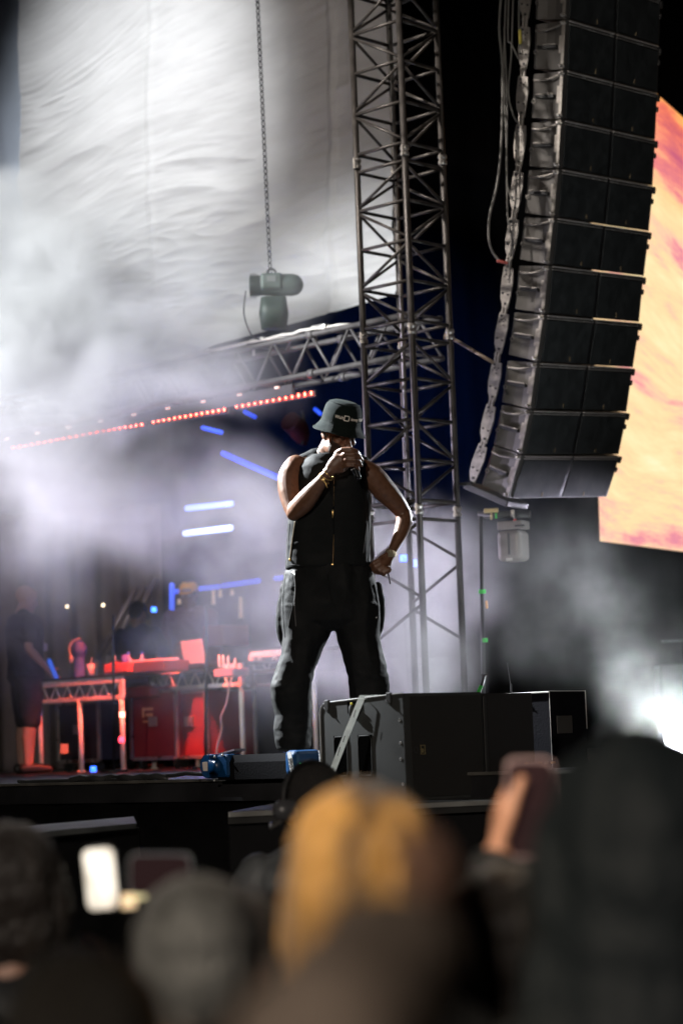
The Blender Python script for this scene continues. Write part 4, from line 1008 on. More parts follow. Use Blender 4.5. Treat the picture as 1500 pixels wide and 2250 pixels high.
# ================================================================== DJ TABLES
M_tabletruss = mat('table_truss', (.75,.68,.62), .5, .0, var=.2)
def fl(px, d): p = at(px, 1690, d); p.z = FLOOR; return p
def truss_table(px_r, d_r, px_l, ztop, label, D=.7, mid=True, beamh=.19):
    """table whose front is a lattice beam on thin legs; front edge runs along EB"""
    a = fl(px_r, d_r); b = fl(px_l, ldepth(px_l, px_r, d_r)); L = (b-a).length; Bk = Vector((.7071,.7071,0))
    r = root('truss_table', a, label, 'table', 'lattice beam dj tables')
    p = lambda t, z, bk=0: a + EB*(t*L) + Vector((0,0,z)) + Bk*bk
    nm = 'beam_rail'
    for z, h in ((ztop-.03,.06),(ztop-beamh,.04)):
        bm = bmesh.new(); box(bm, p(.5,z), .045, L, h, X=Bk, Y=EB, bev=.006); build(nm, bm, M_tabletruss, r)
    for t in (.012, .988):
        bm = bmesh.new(); box(bm, p(t,ztop-.11), .04, .05, beamh-.02, X=Bk, Y=EB, bev=.005); build('beam_end', bm, M_tabletruss, r)
    n_ = max(3, int(L/.17))
    for i in range(n_):
        bm = bmesh.new(); t0, t1 = (i)/n_, (i+1)/n_; tm = (t0+t1)/2
        tube(bm, [p(t0+.02,ztop-beamh+.02), p(tm,ztop-.055)], .007, 8); tube(bm, [p(tm,ztop-.055), p(t1-.01,ztop-beamh+.02)], .007, 8); build('lacing', bm, M_tabletruss, r)
    for t in ((.02,.5,.98) if mid else (.02,.98)):
        for bk in (0, D):
            bm = bmesh.new(); tube(bm, [p(t,0.012,bk), p(t,ztop-beamh,bk)], .024, 10, cap='flat'); tube(bm, [p(t,0,bk), p(t,.012,bk)], .04, 10, cap='flat'); build('leg', bm, M_tabletruss, r)
    bm = bmesh.new(); box(bm, p(.5,ztop+.012,D/2), D+.06, L+.04, .02, X=Bk, Y=EB, bev=.004); build('tabletop', bm, M_black, r)
    bm = bmesh.new(); box(bm, p(.5,(ztop-beamh)/2+.02,D-.05), .02, L*.97, ztop-beamh-.06, X=Bk, Y=EB); build('back_panel', bm, M_blackcloth, r)
    return p, L
pT1, L1 = truss_table(276, 22.0, 88, .86, 'table with a bright lattice beam nearest the left edge')
pT2, L2 = truss_table(540, 21.7, 336, .93, 'table with a lattice beam in the middle behind the laptop')
pT3, L3 = truss_table(700, 21.9, 560, 1.06, 'plain lattice table mostly hidden behind the performer legs', mid=False)
# flight cases between and under the tables
M_case = mat('case_laminate', (.24,.03,.035), .5, bump=.2, bscale=200, var=.2); M_edge = mat('case_edge', (.42,.40,.38), .35, .7, var=.2)
def flight_case(a, wx, dy, h, X, label, z0=0, m=None, group='road cases'):
    Yv = Vector((-X.y, X.x, 0)); a = Vector(a) + Vector((0,0,z0+.10 if z0 == 0 else z0))
    r = root('flight_case', a, label, 'flight case', group)
    bm = bmesh.new(); box(bm, a+X*wx/2+Yv*dy/2+Vector((0,0,h/2)), wx-.01, dy-.01, h-.01, X=X, Y=Yv); build('shell', bm, m or M_case, r)
    for i, j in ((0,0),(1,0),(0,1),(1,1)):
        bm = bmesh.new(); box(bm, a+X*(i*wx)+Yv*(j*dy)+Vector((0,0,h/2)), .035, .035, h, X=X, Y=Yv, bev=.006); build('edge', bm, M_edge, r)
    for z in (0, h):
        for j in (0, 1):
            bm = bmesh.new(); box(bm, a+X*wx/2+Yv*(j*dy)+Vector((0,0,z)), wx-.036, .034, .034, X=X, Y=Yv, bev=.006); build('edge', bm, M_edge, r)
    if z0 == 0:
        for i in (0.12, .88):
            for j in (.12,.88):
                bm = bmesh.new(); tube(bm, [a+X*(wx*i-.015)+Yv*dy*j-Vector((0,0,.05)), a+X*(wx*i+.015)+Yv*dy*j-Vector((0,0,.05))], .048, 14, cap='flat'); build('castor', bm, M_rubber, r)
    bm = bmesh.new(); box(bm, a+X*wx*.5-Yv*.012+Vector((0,0,h*.55)), .12, .014, .09, X=X, Y=Yv, bev=.004); build('butterfly_latch', bm, M_edge, r)
    return r, a, Yv
Xc = -EB
r1, a1_, Y1 = flight_case(fl(292,22.6), .64, .6, .62, Xc, 'red lit road case under the left end of the middle table', m=M_case)
# orange emblem: an angular open square with a bar
bm = bmesh.new()
def emb(x, z, w, h): box(bm, a1_+Xc*x-Y1*.009+Vector((0,0,z)), w, .004, h, X=Xc, Y=Y1)
emb(.25,.46,.15,.026); emb(.185,.415,.024,.066); emb(.27,.405,.10,.030); emb(.25,.345,.14,.02)
build('emblem', bm, mat('emblem_orange', (.85,.45,.25), .5), r1)
flight_case(fl(384,22.3), .46, .6, .60, Xc, 'plainer red lit road case under the right half of the middle table')
flight_case(fl(130,23.2), .62, .5, .55, Xc, 'dark road case with a small paper tag under the left table', m=mat('case_dark', (.03,.03,.04), .5))
flight_case(fl(470,23.0), .50, .55, .66, Xc, 'dim road case between the middle table and the performer', m=mat('case_dim', (.06,.03,.05), .5))
bm = bmesh.new(); box(bm, at(142,1645,22.4), .07, .01, .09); tag(build('paper_tag', bm, mat('tag_tan', (.35,.26,.2), .7)), 'small tan paper tag low under the left table', 'paper tag')
# things on the tables
def zt(p, t, z, bk): return p(t, z, bk)
def cup(c, label, m, h=.12):
    r = root('cup', c, label, 'cup')
    bm = bmesh.new(); loft(bm, [(c+Vector((0,0,.001)), XR*.028, YB*.028, 2), (c+Vector((0,0,h)), XR*.042, YB*.042, 2)], 20); tube(bm, [c+Vector((0,0,h-.004)), c+Vector((0,0,h+.002))], .044, 20, cap='flat'); build('body', bm, m, r)
    bm = bmesh.new(); tube(bm, [c+Vector((0,0,h)), c+Vector((.012,0,h+.06))], .003, 6); build('straw', bm, M_white, r)
TZ = .86+.023
cup(pT1(.48, TZ, .12), 'pale paper cup standing on the left table', mat('cup_pale', (.6,.52,.48), .6))
cup(pT1(.20, TZ, .12), 'red paper cup standing right of the pale one on the left table', mat('cup_red', (.6,.05,.05), .5))
def bottle(c, label, m, cm):
    r = root('bottle', c, label, 'bottle', 'bottles on the left table')
    bm = bmesh.new(); tube(bm, [c, c+Vector((0,0,.13)), c+Vector((0,0,.165)), c+Vector((0,0,.185))], [.033,.033,.014,.013], 16, cap='flat'); build('body', bm, m, r, True)
    bm = bmesh.new(); tube(bm, [c+Vector((0,0,.185)), c+Vector((0,0,.205))], .016, 12, cap='flat'); build('cap', bm, cm, r)
    bm = bmesh.new(); tube(bm, [c+Vector((0,0,.05)), c+Vector((0,0,.11))], .0342, 16, cap='flat'); build('label_band', bm, M_white, r)
M_pet = mat('bottle_plastic', (.35,.4,.55), .1); M_bcap = mat('cap_blue', (.03,.1,.8), .4, emit=(.01,.05,.5), estr=.0)
bottle(pT1(.12, TZ, .2), 'blue capped bottle right of the red cup', M_pet, M_bcap)
bottle(pT1(.06, TZ, .3), 'blue capped bottle nearest the table corner', M_pet, M_bcap)
M_box = mat('red_box', (.45,.09,.08), .5)
bm = bmesh.new(); box(bm, at(274,1468,22.3), .34, .22, .09, X=Xc, Y=Vector((.707,.707,0)), bev=.01); box(bm, at(275,1458,22.3), .30, .18, .01, X=Xc, Y=Vector((.707,.707,0)), bev=.004); tag(build('small_case', bm, M_box), 'small red box with a lid between the left and middle tables', 'box')
bm = bmesh.new(); ell(bm, at(275,1449,22.3), .035,.035,.05); tube(bm, [at(275,1449,22.3), at(275,1440,22.3)], .012, 8); tag(build('glass_bulb', bm, mat('blue_glass', (.1,.12,.5), .2)), 'rounded blue glass standing on the small red box', 'glass')
# mixer with orange-lit rim
mx_ = root('dj_mixer', at(340,1470,22.2), 'low flat dj mixer with a bright red front rim left of the laptop', 'dj mixer')
bm = bmesh.new(); Yc = Vector((.707,.707,0))
box(bm, at(340,1466,22.2), .66, .34, .10, X=Xc, Y=Yc, bev=.01); build('body', bm, mat('mixer_body', (.12,.06,.06), .5), mx_)
bm = bmesh.new(); box(bm, at(340,1451,22.05), .66, .02, .028, X=Xc, Y=Yc, bev=.004); build('front_rim', bm, mat('rim_pale', (.8,.65,.6), .4), mx_)
for i in range(6):
    bm = bmesh.new(); tube(bm, [at(305+i*13,1453-i*.8,22.3), at(305+i*13,1448-i*.8,22.3)], .013, 8, cap='flat'); build('knob', bm, M_black, mx_)
rc = root('record_case', at(332,1490,22.0), 'open topped red record crate behind the left and middle tables', 'crate')
bm = bmesh.new(); box(bm, at(330,1520,22.5), .34, .3, .10, X=Xc, Y=Yc, bev=.01); build('shell', bm, M_case, rc)
bm = bmesh.new(); box(bm, at(330,1508,22.35), .34, .03, .02, X=Xc, Y=Yc, bev=.003); build('edge', bm, M_edge, rc)
# laptop seen from behind
lp = root('laptop', at(425,1450,21.9), 'silver laptop with its pink lit lid turned to the crowd on the middle table', 'laptop')
bm = bmesh.new(); lx = (at(462,1430,21.8)-at(390,1436,22.2)).normalized(); lx.z = 0; lx.normalize(); ly = Vector((-lx.y, lx.x, 0))
zl = (Vector((0,0,1))*.97 - ly*.2).normalized()
box(bm, at(425,1433,22.0), .33, .012, .23, X=lx, Y=zl.cross(lx), Z=zl, bev=.012); build('lid', bm, mat('laptop_lid', (.65,.62,.62), .4, .2), lp)
bm = bmesh.new(); box(bm, at(429,1460,22.05)+ly*.12, .33, .23, .016, X=lx, Y=ly, bev=.004); build('keyboard_base', bm, M_alu, lp)
bm = bmesh.new(); box(bm, at(430,1464,22.1)+ly*.1, .60, .36, .05, X=Xc, Y=Yc, bev=.008); tag(build('turntable', bm, M_black), 'black turntable under the laptop on the middle table', 'turntable')
bm = bmesh.new(); box(bm, at(509,1478,21.6), .26, .2, .07, X=Xc, Y=Yc, bev=.008); tag(build('effects_box', bm, mat('box_pinkish', (.5,.3,.3), .5)), 'flat pale effects box at the right end of the middle table', 'box')
for i, (px_, py_) in enumerate(((482,1453),(491,1453),(502,1455),(517,1460))):
    bm = bmesh.new(); h = .055; c = at(px_, py_, 21.7); tube(bm, [c-Vector((0,0,h)), c+Vector((0,0,h*.7)), c+Vector((0,0,h))], [.013,.013,.008], 10)
    tag(build('small_bottle', bm, mat('bottle_cream', (.6,.55,.45), .5)), ('leftmost small cream bottle right of the laptop','second small cream bottle right of the laptop','third small cream bottle right of the laptop','small cream bottle nearest the performer leg')[i], 'bottle', 'small bottles right of the laptop')
# back line amplifier and lit box
rbox(497,1397,56,44,.4,mat('amp_red', (.35,.10,.13), .6),'amplifier',None,24.5,.01,-.7); o = bpy.data.objects[-1] if False else None
for o in COL.objects:
    if o.name == 'amplifier': tag(o, 'dull red amplifier box standing right of the person in the orange cap', 'amplifier')
for i,(px_,y0,y1,d_) in enumerate(((469,1296,1328,26),(484,1296,1312,26),(510,1296,1308,26),(529,1312,1358,25.6),(394,1316,1328,26))):
    bm = bmesh.new(); tube(bm, [at(px_,y0,d_), at(px_,(y0+y1)/2,d_), at(px_,y1,d_)], [.016,.018,.022], 10, cap='flat')
    tag(build('hanging_lamp', bm, mat('lamp_cream', (.6,.5,.4), .5, emit=(.8,.58,.45), estr=.35)), ('long pale tube lamp just right of the orange cap','short pale tube lamp second right of the orange cap','shortest pale tube lamp below the blue light bar','thick pale tube lamp lowest and furthest right','tiny pale lamp left of the orange cap')[i], 'lamp', 'pale tube lamps behind the dj')
# PA tower silhouette with slanting poles
for i,(xa,ya,xb,yb) in enumerate(((300,1290,215,1450),(318,1285,240,1440),(345,1270,262,1430))):
    bm = bmesh.new(); a, b = at(xa,ya,26.2), at(xb,yb,26.0); tube(bm, [a, b], .03, 10, cap='flat'); b2 = Vector((b.x-.2, b.y, FLOOR)); tube(bm, [b, b2], .03, 10, cap='flat')
    tag(build('slanting_pole', bm, mat('pole_grey', (.12,.11,.11), .5, .4)), ('leftmost slanting pole before the grey drape','middle slanting pole before the grey drape','rightmost slanting pole before the grey drape')[i], 'pole', 'slanting poles before the drape')
for i,(x,y) in enumerate(((148,1333),(227,1330))):
    bm = bmesh.new(); ell(bm, at(x,y,26), .018,.018,.018); tube(bm, [at(x,y,26), at(x,y-4,26.3)], .006, 6)
    tag(build('pin_light', bm, mat('pin_light', (1,.8,.6), .4, emit=(1,.8,.55), estr=3)), ('tiny warm pin light above the headphones','tiny warm pin light left of the slanting poles')[i], 'lamp')
for i,(x,y,c_,d_) in enumerate(((338,1339,(.05,.2,1),24.5),(268,1570,(1,.35,.25),21.9),(267,1625,(1,.05,.1),21.9),(886,1226,(.1,.2,1),17.5),(908,1237,(.15,.25,1),17.5),(205,1690,(.02,.12,.9),22))):
    bm = bmesh.new(); ell(bm, at(x,y,d_), .022,.022,.022); box(bm, at(x,y,d_)+Vector((0,.03,0)), .05,.03,.05, bev=.004)
    tag(build('indicator_lamp', bm, mat('indicator', c_, .4, emit=c_, estr=5)), ('small blue indicator beside the dj cap','bright warm red indicator on the right leg of the left table','dim red indicator low on the right leg of the left table','blue indicator low behind the hip hand','second blue indicator right of the hip hand','dim blue indicator on the floor below the left table')[i], 'indicator')
# headphone stand; blue light is put into the dark cover's colour
hs = root('covered_stand', pT1(.55,TZ,.3), 'round dark cover with blue light painted into its colour and tan headphones, behind the left table', 'covered stand')
bm = bmesh.new(); c = at(174,1428,22.6); ell(bm, c, .075,.07,.09); tube(bm, [c-Vector((0,0,.05)), c-Vector((0,0,.30))], [.05,.06], 16); fused('cover', bm, .012, mat('cover_blue_light', (.05,.08,.28), .6, var=.3), hs, smooth=2, disp=lambda cc: .008*nz(cc, 14))
bm = bmesh.new(); tube(bm, [c + Vector((-.085*math.cos(t), -.03, .10*math.sin(t))) for t in [rad(v) for v in range(-50, 100, 12)]], .012, 8); ell(bm, c+Vector((-.07,-.04,-.09)), .02,.02,.035); build('headphones', bm, mat('phones_tan', (.45,.32,.22), .5), hs)
for i,(xa,ya,xb,yb) in enumerate(((109,1452,125,1490),)):
    lightbar(at(xa,ya,22.8), at(xb,yb,22.8), .02, mat('blue_dim', (.05,.1,.6), .5, emit=(.01,.10,.6), estr=1.0), 'short blue light bar beside the shirt of the bald man')
# mic stand and loose cables at the tables
sx = root('mic_stand', fl(250,20.6), 'thin black microphone stand in front of the left table', 'microphone stand')
bm = bmesh.new(); b = fl(251,20.6); tube(bm, [b+Vector((0,0,.02)), at(249,1350,20.6)], .011, 8, cap='flat'); build('pole', bm, M_black, sx)
bm = bmesh.new(); tube(bm, [b, b+Vector((0,0,.02))], .12, 20, cap='flat'); build('base', bm, M_black, sx)
sx = root('mic_stand', fl(448,20.9), 'tall dark microphone stand in front of the middle table', 'microphone stand')
bm = bmesh.new(); b = fl(452,20.9); tube(bm, [b+Vector((0,0,.02)), at(454,1330,20.9)], .013, 8, cap='flat'); build('pole', bm, M_black, sx)
bm = bmesh.new(); tube(bm, [b, b+Vector((0,0,.02))], .12, 20, cap='flat'); build('base', bm, M_black, sx)
bm = bmesh.new(); tube(bm, [at(x_,y_,21.3) for x_, y_ in smoothpath([(505,1500),(498,1545),(486,1575),(488,1600),(478,1640),(476,1668)],6)], .010, 8, cap='flat')
tag(build('loose_cable', bm, mat('cable_pink', (.5,.38,.36), .6)), 'pale loose cable curling down in front of the middle table', 'cable')
bm = bmesh.new()
tube(bm, [edge(.1+i*.11, FLOOR+.014+.010*abs(math.sin(i*1.7))+.02*max(0,math.sin(i*.35-1.2))**3, -.03+.02*math.sin(i*1.1)) for i in range(22)], .011, 8)
tube(bm, [edge(1.15+i*.05, FLOOR+.02+.014*abs(math.sin(i*1.9)), -.02+.02*math.sin(i*1.3)) for i in range(16)], .018, 8)
tag(build('edge_cable', bm, mat('cable_edge', (.03,.03,.03), .45, var=.3)), 'grey cable lying along the front edge of the stage', 'cable')
# ================================================================== DJ CREW
M_tee = mat('dark_tee', (.02,.022,.03), .8); M_short = mat('dark_short', (.03,.03,.035), .8, var=.5, vscale=14)
M_baldskin = mat('bald_skin', (.42,.24,.19), .5)
b = fl(62, 22.9)
fig = figure(b, -70, 'bald man in dark t shirt and shorts standing at the far left by the tables', 1.80, M_baldskin, M_tee, M_short, hairc=None, shorts=True, sleeves='short', fat=1.25, tilt=(0,12), arms={1:[(.19,0,1.41),(.24,-.02,1.14),(.22,.16,.95)],-1:[(-.19,0,1.41),(-.25,-.02,1.14),(-.23,.12,.93)]}, vox=.014)
bm = bmesh.new(); tube(bm, [fig[1](x,y,z) for x,y,z in ((.05,.12,1.45),(.06,.155,1.3),(.04,.17,1.2))], .006, 6); build('lanyard', bm, mat('lanyard', (.5,.35,.4), .6), fig[0])
bm = bmesh.new(); box(bm, fig[1](.04,.175,1.16), .05,.05,.07); build('pass_card', bm, mat('pass', (.5,.4,.6), .5), fig[0])
b = fl(312, 24.0)
figure(b, -20, 'dj in a dark cap and dark top bending over the mixer', 1.66, mat('dj_skin', (.22,.12,.09), .5), mat('navy_top', (.02,.03,.06), .8), M_short, hairc='short', hatm=mat('cap_navy', (.02,.04,.12), .7), tilt=(10,25), arms={1:[(.19,0,1.41),(.26,.12,1.2),(.15,.36,1.14)],-1:[(-.19,0,1.41),(-.26,.12,1.2),(-.15,.36,1.14)]}, vox=.014)
b = fl(428, 25.0)
figure(b, -185, 'person in an orange cap and dull red top standing behind the laptop', 1.92, mat('crew_skin', (.30,.17,.14), .5), mat('red_top', (.09,.025,.04), .8), M_short, hairc='short', hatm=mat('cap_orange', (.75,.34,.06), .7), tilt=(10,10), vox=.014)

# ================================================================== FRONT: footlight machine, subs, rack
M_cabp = mat('speaker_paint', (.045,.047,.047), .7, spec=.2, bump=.12, bscale=260, var=.12, vscale=9, detail=2)
fm = root('effects_machine', at(560,1690,11.75), 'long black effects machine with round blue end caps lying on the stage edge', 'effects machine')
A_, B_ = at(492,1680,11.98), at(684,1678,11.55)
A_.z = B_.z = FLOOR+.075; dx_ = (B_-A_).normalized(); dy_ = Vector((-dx_.y, dx_.x, 0))
bm = bmesh.new()
prism(bm, [A_+dx_*.03+dy_*y_+Vector((0,0,z_)) for y_, z_ in ((-.07,-.068),(-.07,.015),(-.045,.052),(.06,.052),(.075,.03),(.075,-.068))], dx_*((B_-A_).length-.10)); build('body', bm, mat('machine_black', (.006,.006,.007), .9, spec=.03, bump=.2, bscale=100), fm)
M_bl = mat('cap_blue_paint', (.004,.04,.12), .35, bump=.1, bscale=60, var=.15)
bm = bmesh.new(); c0_ = A_+dy_*-.03; 
tube(bm, [c0_-dx_*.035-dy_*.055, c0_-dx_*.03-dy_*.03, c0_+dx_*.04+dy_*.0], [.058,.060,.060], 28, cap='flat'); build('end_cap', bm, M_bl, fm)
bm = bmesh.new(); box(bm, c0_-dx_*.037-dy_*.060, .034,.003,.044, X=dx_*.55-dy_*-.0+Vector((.4,0,0)), Y=Vector((0,1,0)), Z=Vector((-.1,0,1)).normalized(), bev=.001); build('white_label', bm, mat('label_paper', (.7,.62,.56), .6), fm)
bm = bmesh.new(); prism(bm, [c0_+Vector((-.03,0,.055)), c0_+dx_*.11+Vector((0,0,.082)), c0_+dx_*.112+Vector((0,0,.072)), c0_+Vector((-.028,0,.047))], dy_*.08); build('cap_plate', bm, mat('plate_pale', (.6,.55,.65), .3, .7), fm)
bm = bmesh.new(); box(bm, c0_+dx_*.075+Vector((0,0,.0)), .085,.10,.115, X=dx_, Y=dy_, bev=.012); build('side_cheek', bm, M_bl, fm)
for q in ((.03,.05),(.085,.058),(.02,-.066)):
    bm = bmesh.new(); ell(bm, c0_+dx_*q[0]-dy_*.055+Vector((0,0,q[1]-.005)), .007,.007,.007); build('bolt', bm, M_alu, fm)
bm = bmesh.new(); box(bm, B_-dx_*.055+Vector((0,0,.005)), .085,.17,.12, X=dx_, Y=dy_, Z=Vector((0,0,1)), bev=.02); build('end_cheek', bm, M_bl, fm)
bm = bmesh.new(); bc = B_-dx_*.045-dy_*.092+Vector((0,0,.005)); lz = (Vector((0,0,1))-dx_*.18).normalized(); lxx = (dx_-lz*dx_.dot(lz)).normalized(); ly_ = lz.cross(lxx)
box(bm, bc, .026,.003,.105, X=lxx, Y=ly_, Z=lz); lbl = build('strap_label', bm, mat('label_strip', (.55,.57,.58), .6), fm)
me = text_mesh('SSC', .030)
for v in me.vertices:
    x_, y_ = v.co.x, v.co.y; v.co = bc - ly_*(.003+v.co.z) + lz*(-x_) + lxx*(y_)
me.update(); link('lettering', me, M_black, lbl)
bm = bmesh.new(); ell(bm, at(659,1678,11.48), .0035,.0035,.0035, u=8, v=6); build('status_led', bm, mat('led_green', (.1,1,.2), .5, emit=(.1,1,.2), estr=6), fm)
# subwoofer --------------------------------------------------------------
C0 = at(885, 1523, 10.6); zT = C0.z; C0.z = DZ
hS = zT-DZ
LX = Vector((-.7071,.7071,0)); RX = Vector((.7071,.7071,0))
wl, wr_ = .560, .515
LX2 = Vector((-.66,.751,0)); 
sub = root('subwoofer', C0, 'large dark grey speaker cabinet with a white strap across its near side,', 'subwoofer')
bm = bmesh.new()
# left face outline with rounded upper-left corner and slightly falling top
out = [(0,0),(0,hS)]
out += [(wl-.05, hS-.022)] + [(wl-.05+.05*math.sin(rad(a)), hS-.022-.05+.05*math.cos(rad(a))) for a in (25,50,75,90)] + [(wl,0)]
prism(bm, [C0+LX2*x+Vector((0,0,z)) for x, z in out], RX*wr_)
bmesh.ops.bevel(bm, geom=bm.edges[:], offset=.004, segments=2, affect='EDGES')
build('cabinet', bm, M_cabp, sub)
nL = -RX; nR = Vector((.7071,-.7071,0))
def onL(x, z, o=0): return C0 + LX2*x + Vector((0,0,z)) + nL*o
def onR(x, z, o=0): return C0 + RX*x + Vector((0,0,z)) + nR*o
bm = bmesh.new(); 
edgep = [onL(x, z, .003) for x, z in out[1:-1]] + [onL(wl, .01, .003)]
tube(bm, edgep, .0035, 8); build('edge_piping', bm, mat('worn_edge', (.22,.22,.21), .5, var=.4, vscale=20), sub)
M_port = mat('port_black', (.002,.002,.002), 1, spec=0)
for x_ in (.425, .262):
    bm = bmesh.new(); box(bm, onL(x_, .205, .001), .095, .006, .185, X=LX2, Y=nL, bev=.002)
    fs = bm.faces[:]; build('port', bm, M_port, sub)
    bm = bmesh.new(); tube(bm, [onL(x_+sx_*.045, .205+sz_*.088, .003) for sx_, sz_ in ((-1,-.8),(-1,.8),(-.8,1),(.8,1),(1,.8),(1,-.8),(.8,-1),(-.8,-1),(-1,-.8))], .003, 6); build('port_rim', bm, M_cabp, sub)
for x_, z_ in ((.505,hS-.035),(.085,hS-.018)):
    bm = bmesh.new(); box(bm, onL(x_, z_, .006), .030, .014, .050, X=LX2, Y=nL, bev=.004); tube(bm, [onL(x_+.012, z_-.01, .014), onL(x_-.012, z_-.03, .014)], .004, 6); build('corner_bracket', bm, mat('bracket', (.07,.07,.07), .4, .5), sub)
bm = bmesh.new(); box(bm, onL(.325, hS-.050, .003), .085, .008, .055, X=LX2, Y=nL, bev=.004); build('handle_recess', bm, M_port, sub)
bm = bmesh.new(); tube(bm, [onL(.325,hS-.075,.010), onL(.325,hS-.050,.014), onL(.325,hS-.040,.014)], [.020,.016,.010], 12); build('connector', bm, M_rubber, sub)
bm = bmesh.new(); ell(bm, onL(.320,hS-.034,.022), .006,.006,.006); build('yellow_mark', bm, mat('yellow_mark', (.8,.7,.05), .5), sub)
for x_, z_ in ((.028,.355),(.028,.255),(.03,.185),(.022,.075)):
    bm = bmesh.new(); torus(bm, onL(x_,z_,.002), nL, .006, .0018, 14, 6); ell(bm, onL(x_,z_,.0), .0035,.0035,.0035, u=8, v=6); build('bolt', bm, mat('bolt_grey', (.3,.3,.3), .4, .5), sub)
bm = bmesh.new(); box(bm, onR(wr_*.52, hS*.5, .003), wr_*.9, .006, hS-.03, X=RX, Y=nR, bev=.002); build('grille', bm, mat('sub_grille', (.018,.017,.016), .7, bump=.8, bscale=420), sub)
bm = bmesh.new(); torus(bm, onR(.062,.222,.007), nR, .013, .0015, 18, 6); build('badge', bm, M_darkmetal, sub)
bm = bmesh.new()
for a_, b_, c_, d_ in ((.105,.222+.019,.030,.003),(.105,.222-.019,.030,.003),(.092,.222,.003,.041),(.118,.222,.003,.041)): box(bm, onR(a_,b_,.0075), c_, .002, d_, X=RX, Y=nR)
box(bm, onR(.103,.218,.0075), .012,.002,.018, X=RX, Y=nR)
build('badge', bm, mat('badge_gold', (.40,.32,.15), .4, .6), sub)
# strap: over the top and diagonally down the left face
M_strap = mat('grey_strap', (.80,.84,.80), .75, bump=.5, bscale=300, var=.12, vscale=25)
def Lx(px, py):   # point of the left face seen at a pixel
    r = at(px,py,1)-CP; t = (C0-CP).dot(nL)/r.dot(nL); return CP + r*t + nL*.006
q0, q1 = Lx(796,1535), Lx(722,1722); q0b = q0 + (q0-q1).normalized()*0
bm = bmesh.new(); sdir = (q1-q0).normalized(); sw = nL.cross(sdir)
N_ = 14; rr_ = []
for i in range(N_+1):
    t = i/N_; c = q0.lerp(q1, t) + nL*(.004*math.sin(t*3.1)); wd = .0185*(1+.04*nz((t*9,0,0)))
    rr_.append((c-sw*wd, c+sw*wd))
V_ = [(bm.verts.new(a), bm.verts.new(b)) for a, b in rr_]
for a, b in zip(V_, V_[1:]): bm.faces.new((a[0], a[1], b[1], b[0]))
t0a, t0b = rr_[0]; tb = [bm.verts.new(t0a+RX*.3+Vector((0,0,.006))), bm.verts.new(t0b+RX*.3+Vector((0,0,.006)))]
tt = [bm.verts.new(t0a+RX*.004+Vector((0,0,.006))), bm.verts.new(t0b+RX*.004+Vector((0,0,.006)))]
bm.faces.new((V_[0][0], V_[0][1], tt[1], tt[0])); bm.faces.new((tt[0], tt[1], tb[1], tb[0]))
bmesh.ops.solidify(bm, geom=bm.faces[:], thickness=.0025)
stp = tag(build('lashing_strap', bm, M_strap), 'pale grey lashing strap running diagonally across the near side of the big subwoofer', 'strap')
bm = bmesh.new()
for t_, ln in ((.17,.035),(.47,.03),(.62,.045),(.83,.02)):
    c = q0.lerp(q1, t_) + nL*.0095 + sw*.006*math.sin(t_*40); box(bm, c, .004, .001, ln, X=sw, Y=nL, Z=(sdir+sw*.12).normalized())
build('scuff', bm, mat('scuff_dark', (.14,.14,.13), .8), stp)
# speaker beside/behind it
C1 = C0 + RX*(wr_+.012) + LX2*.02
s2 = root('subwoofer', C1, 'plain black speaker cabinet standing just right of the large one', 'subwoofer')
bm = bmesh.new(); prism(bm, [C1+Vector((0,0,0)), C1+Vector((0,0,hS-.006)), C1+RX*.36+Vector((0,0,hS-.006)), C1+RX*.36], LX2*.5); bmesh.ops.bevel(bm, geom=bm.edges[:], offset=.004, segments=2, affect='EDGES'); build('cabinet', bm, mat('black_cab', (.02,.019,.019), .6, bump=.12, bscale=260), s2)
bm = bmesh.new(); box(bm, C1+RX*.02+nR*.004+Vector((0,0,hS*.5)), .02,.008,hS-.04, X=RX, Y=nR, bev=.003); box(bm, C1+RX*.02+nR*.01+Vector((0,0,.05)), .026,.008,.05, X=RX, Y=nR, bev=.003); build('edge_strip', bm, mat('edge_strip', (.05,.05,.05), .4, .3), s2)
bm = bmesh.new(); prism(bm, [C1+nR*.012+Vector((.0,0,.001)), C1+RX*.09+nR*.012+Vector((0,0,.001)), C1+RX*.02+nR*.10+Vector((0,0,.001))], Vector((0,0,.002))); tag(build('paper_sheet', bm, M_white), 'small white paper scrap on the deck under the black cabinets', 'paper')
# rack box with pale lid edge, on its own feet
C2 = at(1206, 1519, 12.3); zt2 = C2.z; base2 = FLOOR-.04; C2.z = base2; h2 = zt2-base2
rk = root('rack_case', C2, 'tall dark rack case with pale lid edge and antenna, right of the subwoofers', 'rack case')
LX3 = Vector((-.82,.57,0)).normalized(); RX3 = Vector((.62,.78,0)).normalized()
bm = bmesh.new(); prism(bm, [C2, C2+LX3*.25, C2+LX3*.25+RX3*.33, C2+RX3*.33], Vector((0,0,h2))); bmesh.ops.bevel(bm, geom=bm.edges[:], offset=.003, segments=1, affect='EDGES'); build('shell', bm, mat('rack_black', (.007,.007,.009), .9, spec=.04, bump=.2, bscale=120, var=.2), rk)
nl3 = Vector((-LX3.y, LX3.x, 0)); nl3 = nl3 if nl3.y < 0 else -nl3
bm = bmesh.new(); box(bm, C2+LX3*.125+Vector((0,0,h2-.003))+nl3*.004, .255,.010,.008, X=LX3, Y=nl3, bev=.002); build('lid_edge', bm, mat('lid_edge', (.75,.75,.72), .3, .5), rk)
